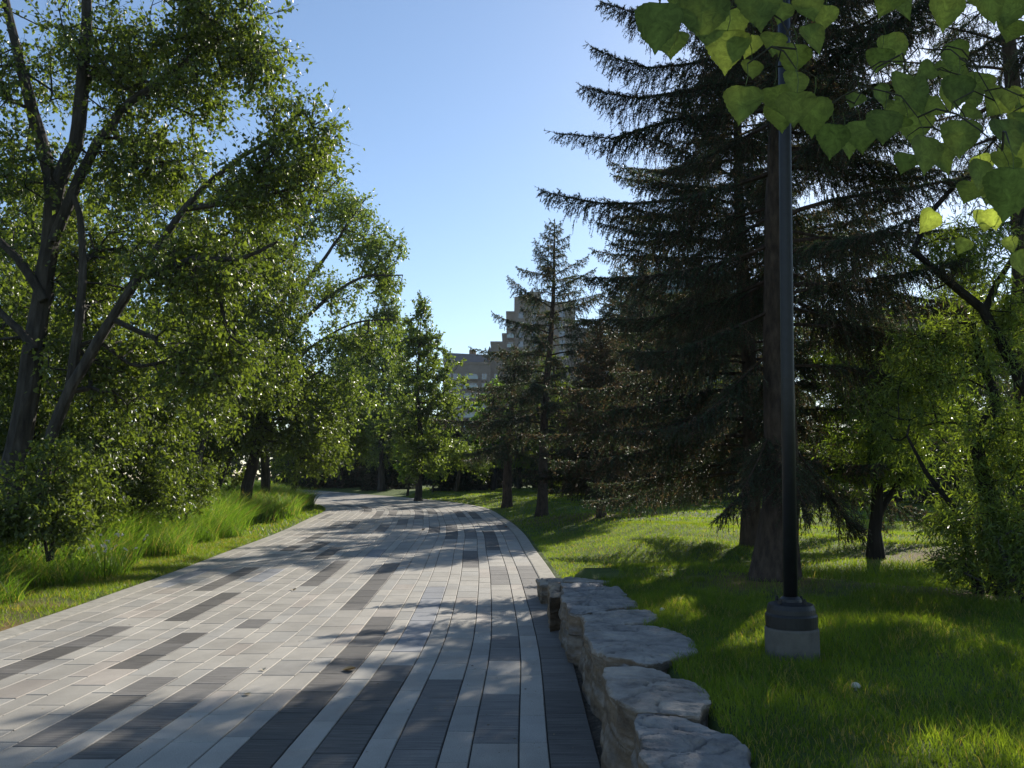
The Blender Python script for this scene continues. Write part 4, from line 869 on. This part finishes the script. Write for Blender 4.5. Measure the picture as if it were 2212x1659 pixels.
# ------------------------------------------------------------------ near poplar over the camera
def heart(n_=11):
    """half outline of a poplar leaf (x half width, y along), base at 0, tip at 1"""
    ky = [0, -.03, .02, .12, .25, .4, .55, .68, .8, .9, 1.0]; kx = [0, .18, .33, .455, .49, .46, .37, .26, .15, .06, 0]
    t = np.linspace(0, 10, 26); ys_ = np.interp(t, range(11), ky); xs_ = np.interp(t, range(11), kx); xs_ = xs_ + .013 * ((np.arange(26) % 2) * 2 - 1) * (xs_ > .05)
    return xs_, ys_
def bigleaves(P, D, Nv, L, C, name, parent, loc):
    hx, hy = heart(); V_, Fs = [], []; m_ = len(hx)
    for p_, d_, nv, l_ in zip(P, D, Nv, L):
        d_ = d_ / np.linalg.norm(d_); b_ = np.cross(d_, nv); b_ /= np.linalg.norm(b_); nv = np.cross(b_, d_); o_ = len(V_)
        fold = random.uniform(.05, .28); curl = random.uniform(-.12, .2)
        for i_ in range(m_): V_.append(p_ + d_ * hy[i_] * l_ + nv * curl * l_ * (hy[i_] - .4) ** 2)
        for sgn in (1, -1):
            for i_ in range(m_):
                j_ = 1 + .03 * math.sin(i_ * .8 + l_ * 999); V_.append(p_ + d_ * hy[i_] * l_ + b_ * sgn * hx[i_] * l_ * j_ + nv * (hx[i_] * l_ * fold + curl * l_ * (hy[i_] - .4) ** 2))
        for s_ in (1, 2):
            for i_ in range(m_ - 1):
                a = (o_ + i_, o_ + i_ + 1, o_ + s_ * m_ + i_ + 1, o_ + s_ * m_ + i_); Fs.append(a if s_ == 1 else a[::-1])
    return mesh(name, np.array(V_), np.array(Fs), M_bigleaf, parent, loc, np.concatenate([np.concatenate((np.tile(c_ * 1.5, (m_, 1)), np.tile(c_, (2 * m_, 1)))) for c_ in C]), smooth=True)
def c6(x, y): return ((1700 + x / 2.765) * .8848, y / 2.765 * .8848)
def c6a(x, y): return ((1200 + x / 1.7015) * .8848, y / 1.7015 * .8848)
nb_x, nb_y = 4.7, 4.0; nbz = hz(nb_x, nb_y) - .05
npop = empty('poplar_tree', (nb_x, nb_y, nbz)); tag(npop, 'poplar standing outside the frame whose large heart shaped leaves hang into the top right', 'tree', 'poplars hanging over the path')
npop.pop('group', None) if 'group' in npop else None
LV = []  # (px,py,size px,angle deg of tip (0 = down), dist)
for (x, y, s, a, d) in [(740, 200, 250, -25, 1.55), (520, 240, 210, 5, 1.45), (680, 330, 260, 15, 1.6), (385, 260, 190, 20, 1.6), (375, 430, 180, 5, 1.5), (330, 620, 300, 10, 1.4), (670, 510, 220, 5, 1.42), (520, 620, 260, -8, 1.6), (680, 660, 300, 10, 1.38), (790, 690, 300, 0, 1.62), (560, 720, 260, 0, 1.7), (740, -20, 250, -10, 1.4), (880, 60, 200, 10, 1.8), (600, 40, 180, 20, 1.6),
                        (1090, 650, 160, 30, 1.9), (930, 870, 260, 5, 1.75), (1000, 900, 230, -8, 1.9), (1110, 850, 260, 0, 1.8), (1270, 780, 280, 8, 1.7), (1430, 810, 110, 40, 1.9), (1550, 720, 170, -60, 2.0), (1400, 520, 240, 10, 1.8), (1540, 960, 300, 5, 1.65), (1600, 1010, 260, -20, 1.85), (1430, 1060, 190, 25, 1.9), (1600, 470, 170, 60, 1.9), (1780, 850, 300, 5, 1.7), (1900, 760, 180, 70, 2.0), (1770, 540, 260, 5, 1.8), (2060, 840, 320, -10, 1.75), (1920, 1110, 240, 8, 1.7), (1880, 1260, 220, 35, 1.85), (2140, 1180, 400, 5, 1.35), (2120, 1200, 330, -5, 1.5), (1930, 520, 220, 20, 2.0), (2100, 620, 200, 5, 2.1), (2190, 780, 200, 10, 1.9), (1220, 600, 180, -30, 2.1), (1850, 640, 180, 5, 2.2), (1340, 700, 200, 5, 2.1), (1700, 1000, 150, 10, 2.2), (2060, 1050, 180, 10, 2.0)]:
    q = c6(x, y); LV.append((q[0], q[1], s / 2.765 * .8848, a, d))
for (x, y, s, a, d) in [(700, 40, 230, 5, 1.25), (690, 110, 190, -15, 1.5), (760, 150, 150, 10, 1.6), (880, 10, 260, 5, 1.3), (980, 150, 220, 5, 1.5), (1000, 50, 200, 20, 1.7), (255, -75, 110, 20, 1.7), (820, -60, 240, 0, 1.5), (1110, -30, 230, 0, 1.45)]:
    q = c6a(x, y); LV.append((q[0], q[1], s / 1.7015 * .8848, a, d))
rngL = random.Random(5)
for _ in range(40): LV.append((rngL.uniform(1900, 2330), rngL.uniform(-150, 330) , rngL.uniform(60, 95), rngL.uniform(-30, 40), rngL.uniform(1.8, 3.0)))
for _ in range(22): LV.append((rngL.uniform(1560, 1950), rngL.uniform(-240, -90) , rngL.uniform(70, 110), rngL.uniform(-30, 40), rngL.uniform(1.3, 2.2)))
for _ in range(14): LV.append((rngL.uniform(2000, 2300), rngL.uniform(330, 560) , rngL.uniform(40, 70), rngL.uniform(-30, 40), rngL.uniform(2.4, 3.4)))
P_, D_, N_, L_, C_ = [], [], [], [], []
ptop = []
for (px, py, s, a, d) in LV:
    p0 = PD(px, py - s * .1, d); dirv = np.array((-math.sin(R(a)), rngL.uniform(-.3, .35), -math.cos(R(a)))); nv = np.array((rngL.uniform(-.35, .35), -1, rngL.uniform(-.1, .5)))
    P_.append(p0); D_.append(dirv); N_.append(nv); L_.append(s * d / F * .95); v = rngL.random(); C_.append(np.array((.036, .052, .020)) * (1 - v) + np.array((.055, .072, .024)) * v); ptop.append(p0)
P_ = np.array(P_)
bigleaves(P_, D_, N_, L_, np.array(C_), 'leaves', npop, (nb_x, nb_y, nbz))
W_ = MB()
def T3(*pts): return [np.array(p_) for p_ in pts]
trk = spline(T3((nb_x, nb_y, nbz), (nb_x + .1, nb_y, 2.2), (nb_x - .1, nb_y - .2, 4), (nb_x - .4, nb_y - .5, 6.5)), .3)
W_.tube(trk, np.linspace(.2, .09, len(trk)), 12, (1, 1, 1), wob=.03)
hub = []
for tgt in [PD(1690, -330, 1.7), PD(2050, -150, 2.0), PD(1450, -300, 1.6), PD(2250, 60, 2.1), PD(2350, 300, 2.6)]:
    s_ = np.array((nb_x - .15, nb_y - .3, 4.3)); mid = (s_ + tgt) / 2 + np.array((0, 0, .55)); q = spline([s_, mid, tgt], .12); W_.tube(q, np.linspace(.035, .007, len(q)), 6, (1.1, 1.1, 1)); hub += list(q[len(q) // 2:])
hub = np.array(hub)
# petioles and twigs joining every leaf to the nearest wood
nodes = hub.copy()
order = np.argsort([np.min(((hub - p_) ** 2).sum(1)) for p_ in P_])
for i_ in order:
    p_ = P_[i_]; up_ = p_ + np.array((rngL.uniform(-.01, .01), .005, .045)); c_ = ((nodes - up_) ** 2).sum(1) + np.where(nodes[:, 2] < up_[2] - .02, .05, 0); j_ = int(c_.argmin()); a_ = nodes[j_]
    dist = np.linalg.norm(a_ - up_); n_ = max(3, int(dist / .04)); t = np.linspace(0, 1, n_)[:, None]
    q = a_ * (1 - t) + up_ * t + np.array((0, 0, 1)) * (.18 * dist * np.sin(np.pi * t ** .8)) 
    W_.tube(q, np.linspace(.0022, .0013, n_), 4, (1.2, 1.25, .9)); W_.tube([up_, (up_ + p_) / 2 + np.array((.003, 0, 0)), p_], [.0011, .0009, .0008], 4, (2.2, 3.2, 1.2)); nodes = np.vstack((nodes, q[1:]))
W_.build('trunk', M_bark, npop, (nb_x, nb_y, nbz))
# its crown above the frame
CB = []
for (x_, y_, z_, rx, ry, rz_, c_) in [(4.2, 3.6, 6.4, 1.8, 1.8, 1.0, 110), (2.6, 3.4, 5.6, 1.3, 1.4, .6, 60), (5.6, 5.4, 6.2, 1.4, 1.6, 1.1, 80)]:
    v = unit(rng.normal(size=(c_, 3))) * rng.random((c_, 1)) ** .4; CB.append(np.array((x_, y_, z_)) + v * np.array((rx, ry, rz_)))
CB = np.concatenate(CB); m_ = 60; LPp = np.repeat(CB, m_, 0) + rng.normal(0, .2, (len(CB) * m_, 3)); LD = unit(rng.normal(size=LPp.shape) + np.array((0, 0, -.6)))
cm = rng.random((len(LPp), 1)); leaves_mesh(LPp, LD, .075 * (.7 + .5 * rng.random(len(LPp))), .03 * (.7 + .5 * rng.random(len(LPp))), np.array(PC1[0]) * (1 - cm) + np.array(PC1[1]) * cm, 'crown', M_leaf, npop, (nb_x, nb_y, nbz))
for c_ in npop.children: c_.location = (0, 0, 0)

# ------------------------------------------------------------------ grass
def scatter(x0, x1, y0, y1, n_, test):
    x = rng.uniform(x0, x1, n_); y = rng.uniform(y0, y1, n_); x, y = x[test0(x, y)], y[test0(x, y)]
    u, yy = u_of(x, y); wl = np.interp(yy, [0, 9, 12.5, 19, 28, 60], [5.6, 5.62, 5.78, 5.95, 6.1, 5.95]) + .3
    k_ = test(x, y, u, wl); x, y, u, wl = x[k_], y[k_], u[k_], wl[k_]
    return np.column_stack((x, y, height(x, y) - .004)), u, wl
def test0(x, y): return (np.abs(x) < .64 * y + .6)
def gcol(n_, lo, hi, P, dry=.05, dc=(.20, .17, .08)):
    x, y = P[:, 0], P[:, 1]; pat = np.sin(x * 3.1 + 1.3 * np.sin(y * 2.2)) + np.sin(y * 4.7 + 2 * np.sin(x * 3.3)) + .7 * np.sin(x * 9.1 + y * 3) * np.sin(y * 8.3 - x * 2)
    f = np.clip(rng.random(n_) * .6 + .25 + .22 * pat, 0, 1); f = f[:, None]; dry = dry * (1 + 1.6 * np.clip(-pat, 0, 2))
    c_ = np.array(lo) * (1 - f) + np.array(hi) * f; m_ = rng.random(n_) < dry; c_[m_] = dc; return c_
def bare(P, spots, keep_=.12):
    k_ = np.ones(len(P), bool)
    for (x, y, r_) in spots:
        d = np.hypot(P[:, 0] - x, P[:, 1] - y) / r_ + .25 * np.sin(P[:, 0] * 9) * np.sin(P[:, 1] * 8)
        k_ &= (d > 1) | (rng.random(len(P)) < keep_)
    return k_
SPB = [(3.05, 10.0, 1.1), (4.6, 9.0, .75), (5.2, 8.6, .9), (6.3, 13.2, 1.3), (1.92, 6.03, .17), (-5.6, 9.9, .55), (-6.0, 11.2, .4)]
GL0, GH0 = (.050, .088, .012), (.13, .18, .028)
P, u, wl = scatter(.8, 8, 3.6, 10.5, 210000, lambda x, y, u, wl: (u < -.52))
# keep blades off the stones
k_ = np.ones(len(P), bool)
stones = [o for o in bpy.data.objects if o.name.startswith('boulder')]
for s_ in stones:
    co = np.empty(len(s_.data.vertices) * 3, np.float32); s_.data.vertices.foreach_get('co', co); co = co.reshape(-1, 3); top = co[co[:, 2] > .3][:, :2] if (co[:, 2] > .3).any() else co[:, :2]
    c0 = np.array(s_.location[:2]); ang = np.arctan2(top[:, 1], top[:, 0]); rad_ = np.hypot(top[:, 0], top[:, 1]); bins = ((ang + math.pi) / (2 * math.pi) * 24).astype(int) % 24
    rm = np.array([rad_[bins == b_].max() if (bins == b_).any() else .1 for b_ in range(24)])
    dx = P[:, 0] - c0[0]; dy = P[:, 1] - c0[1]; bb = ((np.arctan2(dy, dx) + math.pi) / (2 * math.pi) * 24).astype(int) % 24
    k_ &= np.hypot(dx, dy) > rm[bb] - .07
P = P[k_]; P = P[bare(P, SPB, .15)]
n_ = len(P); lush = .5 + .5 * np.sin(P[:, 0] * 2.7 + 1) * np.sin(P[:, 1] * 2.1)
tag(blades(P, (.025 + .05 * rng.random(n_) ** 1.6) * (1 + .8 * lush), np.full(n_, .0055), .4 + rng.random(n_) * .8, gcol(n_, GL0, GH0, P), 'grass', M_grass, 2), kind='stuff')
P, u, wl = scatter(.2, 16, 10.3, 22, 150000, lambda x, y, u, wl: u < -.34 - .5 * (y < 12.6)); P = P[bare(P, SPB, .25)]; n_ = len(P)
tallr = np.exp(-((P[:, 0] - 5) / 2.2) ** 2 - ((P[:, 1] - 11.2) / .8) ** 2)
tag(blades(P, (.04 + .04 * rng.random(n_)) * (1 + 1.6 * tallr), np.full(n_, .010), .4 + rng.random(n_) * .8, gcol(n_, GL0, GH0, P), 'grass', M_grass, 1), kind='stuff')
P, u, wl = scatter(-6, 34, 22, 60, 150000, lambda x, y, u, wl: u < -.34); n_ = len(P)
tag(blades(P, .05 + .05 * rng.random(n_), np.full(n_, .03), .4 + rng.random(n_) * .8, gcol(n_, GL0, GH0, P, .03), 'grass', M_grass, 1), kind='stuff')
# verge and tall grass on the left
P, u, wl = scatter(-9, -4.6, 6, 22, 130000, lambda x, y, u, wl: (u > wl + .01) & (u < wl + 1.5 + .25 * np.sin(y * 2.1))); P = P[bare(P, SPB, .3)]; n_ = len(P)
tag(blades(P, .04 + .06 * rng.random(n_), np.full(n_, .009), .5 + rng.random(n_) * .9, gcol(n_, (.06, .10, .012), (.11, .16, .02), P, .08), 'verge_grass', M_grass, 1), kind='stuff')
P, u, wl = scatter(-16, -5, 22, 62, 90000, lambda x, y, u, wl: (u > wl + .01) & (u < wl + 1.6)); n_ = len(P)
tag(blades(P, .06 + .08 * rng.random(n_), np.full(n_, .022), .5 + rng.random(n_) * .9, gcol(n_, (.06, .10, .012), (.11, .16, .02), P, .05), 'verge_grass', M_grass, 1), kind='stuff')
P, u, wl = scatter(-16, -5.2, 6.5, 24, 230000, lambda x, y, u, wl: (u > wl + .85 + .25 * np.sin(y * 1.7) + .15 * np.sin(y * 4.3)) & (u < wl + 6.5)); n_ = len(P)
P = P[rng.random(n_) < .7 + .3 * np.sin(P[:, 0] * 2.1 + 1.7 * np.sin(P[:, 1] * 1.1)) ** 2]; n_ = len(P)
u, _ = u_of(P[:, 0], P[:, 1]); hh = (.26 + .36 * np.clip((u - 6.6) / 1.0, 0, 1)) * (.6 + .7 * rng.random(n_)) * (1 + .25 * np.sin(P[:, 1] * .9) + .02 * P[:, 1])
tag(blades(P, hh, np.full(n_, .010) , .3 + rng.random(n_) * .9, gcol(n_, (.040, .088, .014), (.10, .175, .034), P, .07, (.20, .17, .10)), 'tall_grass', M_grass, 3, 1.0), kind='stuff')
P, u, wl = scatter(-20, -6, 24, 60, 150000, lambda x, y, u, wl: (u > wl + .8 + .4 * np.sin(y * .8)) & (u < wl + 5.5)); n_ = len(P)
tag(blades(P, (.6 + .45 * rng.random(n_)), np.full(n_, .026), .3 + rng.random(n_) * .8, gcol(n_, (.040, .088, .016), (.10, .17, .038), P, .08, (.20, .16, .11)), 'tall_grass', M_grass, 2, 1.0), kind='stuff')
# ------------------------------------------------------------------ small things
M_petal = leafmat('white_petal', (1, 1, .95), .3, .6, .3); M_dry = leafmat('dry_leaf', (1.2, 1.0, .7), .15, .7, .2)
fx, fy = -6.35, 13.6
fl = empty('wildflower_clump', (fx, fy, hz(fx, fy))); tag(fl, 'clump of small white wildflowers among the tall grass on the left verge', 'flowers')
W_ = MB(); Pf = []
for _ in range(26):
    a_ = rng.normal(0, .2, 2); top = np.array((a_[0] * 1.3, a_[1] * 1.3, .42 + .28 * rng.random())); W_.tube([np.array((a_[0] * .5, a_[1] * .5, 0)), np.array((a_[0], a_[1], top[2] * .5)), top], [.003, .0025, .002], 4, (.045, .08, .018)); Pf.append(top)
W_.build('stem', M_grass, fl)
for q in Pf:
    r7 = np.repeat(q[None], 7, 0); leaves_mesh(r7 + rng.normal(0, .004, r7.shape), rng.normal(size=r7.shape) + np.array((0, -.3, .2)), np.full(7, .034), np.full(7, .011), np.full((7, 3), .72), 'blossom', M_petal, fl, (0, 0, 0))
def litter(px, py, s, label, c):
    x, y = gpt(px, py); z = float(base(y)) + .003; V_, Fs = [], []
    hx, hy = heart(); a = random.uniform(0, 6.28); d_ = np.array((math.cos(a), math.sin(a), 0)); b2 = np.array((-d_[1], d_[0], 0)); m_ = len(hx)
    for i_ in range(m_): V_.append(d_ * hy[i_] * s + np.array((0, 0, .002 + .25 * s * (hy[i_] - .5) ** 2)))
    for sg in (1, -1):
        for i_ in range(m_): V_.append(d_ * hy[i_] * s + b2 * sg * hx[i_] * s + np.array((0, 0, .002 + .5 * hx[i_] * s * (1 if sg > 0 else .6) + .2 * s * (hy[i_] - .5) ** 2)))
    for q in (1, 2):
        for i_ in range(m_ - 1): Fs.append((i_, i_ + 1, q * m_ + i_ + 1, q * m_ + i_))
    o = mesh('fallen_leaf', np.array(V_), np.array(Fs), M_dry, None, (0, 0, 0), np.full((len(V_), 3), 1.0) * np.array(c)); o.location = (x, y, z); tag(o, label, 'leaf', 'dry leaves lying on the path')
litter(*c2(315, 112), .09, 'tan dry leaf alone in the sunlit middle of the path', (.32, .24, .13)); litter(*c2(112, 652), .055, 'small pale dry leaf on the left half of the path, above the large shadow', (.42, .38, .28))
litter(*c2(735, 652), .12, 'curled brown leaf at the edge of the large shadow, the biggest on the path', (.16, .13, .07)); litter(*c2(30, 820), .06, 'pale scrap of leaf lying at the shadow tip nearest the left', (.45, .42, .32))
litter(*c3(1040, 392), .16, 'dark leaf in the dappled shade far along the path', (.05, .04, .03)); litter(*c3(1680, 372), .12, 'reddish brown leaf by the right kerb far along the path', (.22, .10, .05))
def mush(px, py, dz, r_, label):
    x, y = z_at(px, py, dz); z = hz(x, y); r = empty('mushroom', (x, y, z)); tag(r, label, 'mushroom', 'pale mushrooms in the lawn')
    b_ = MB(); lathe(b_, 0, 0, [(r_ * .3, 0), (r_ * .28, r_ * .7)], 10, (1.6, 1.55, 1.4)); b_.build('stem', M_conc, r)
    b_ = MB(); lathe(b_, 0, 0, [(r_ * .85, r_ * .62), (r_, r_ * .8), (r_ * .9, r_ * 1.2), (r_ * .6, r_ * 1.5), (r_ * .2, r_ * 1.62), (.001, r_ * 1.63)], 16, (1.6, 1.55, 1.4)); b_.build('cap', M_conc, r, smooth=True)
mush(1430, 1318, .42, .026, 'pale mushroom in the shaded lawn beside the stone row'); mush(1848, 1480, .42, .028, 'pale round mushroom in the dark lawn right of the lamp post footing')

# grit, seeds and needles lying on the pavers
n_ = 2600; ss = rng.uniform(2, 42, n_) ** 1.0; ss = 4 + (ss - 2) * rng.random(n_); uu = rng.uniform(0, 5.6, n_); uu[:900] = rng.random(900) ** 2 * 1.2
xyg = XY(ss, uu); Pg = np.column_stack((xyg, base(xyg[:, 1]) + .002)); Dg = rng.normal(size=(n_, 3)); Dg[:, 2] = .05 * np.abs(Dg[:, 2])
lg = .006 + .022 * rng.random(n_) ** 3; cg = rng.random((n_, 1)); Cg = np.array((.05, .038, .025)) * (1 - cg) + np.array((.30, .24, .14)) * cg
tag(leaves_mesh(Pg, Dg, lg, lg * rng.uniform(.12, .4, n_), Cg, 'path_litter', M_dry, None, (0, 0, 0), droop=0, flat=6.0, kink=.15), kind='stuff')

# ------------------------------------------------------------------ the air
mh, n, l = newmat('haze_air')
pv = node(n, 'ShaderNodeVolumePrincipled'); pv.inputs['Color'].default_value = (.86, .93, 1, 1); pv.inputs['Density'].default_value = .00022; pv.inputs['Anisotropy'].default_value = .1
o_ = node(n, 'ShaderNodeOutputMaterial'); l.new(pv.outputs[0], o_.inputs['Volume'])
b_ = MB(); b_.box(-430, 430, -65, 715, -1.2, 62); hzo = b_.build('haze', mh); tag(hzo, kind='stuff')
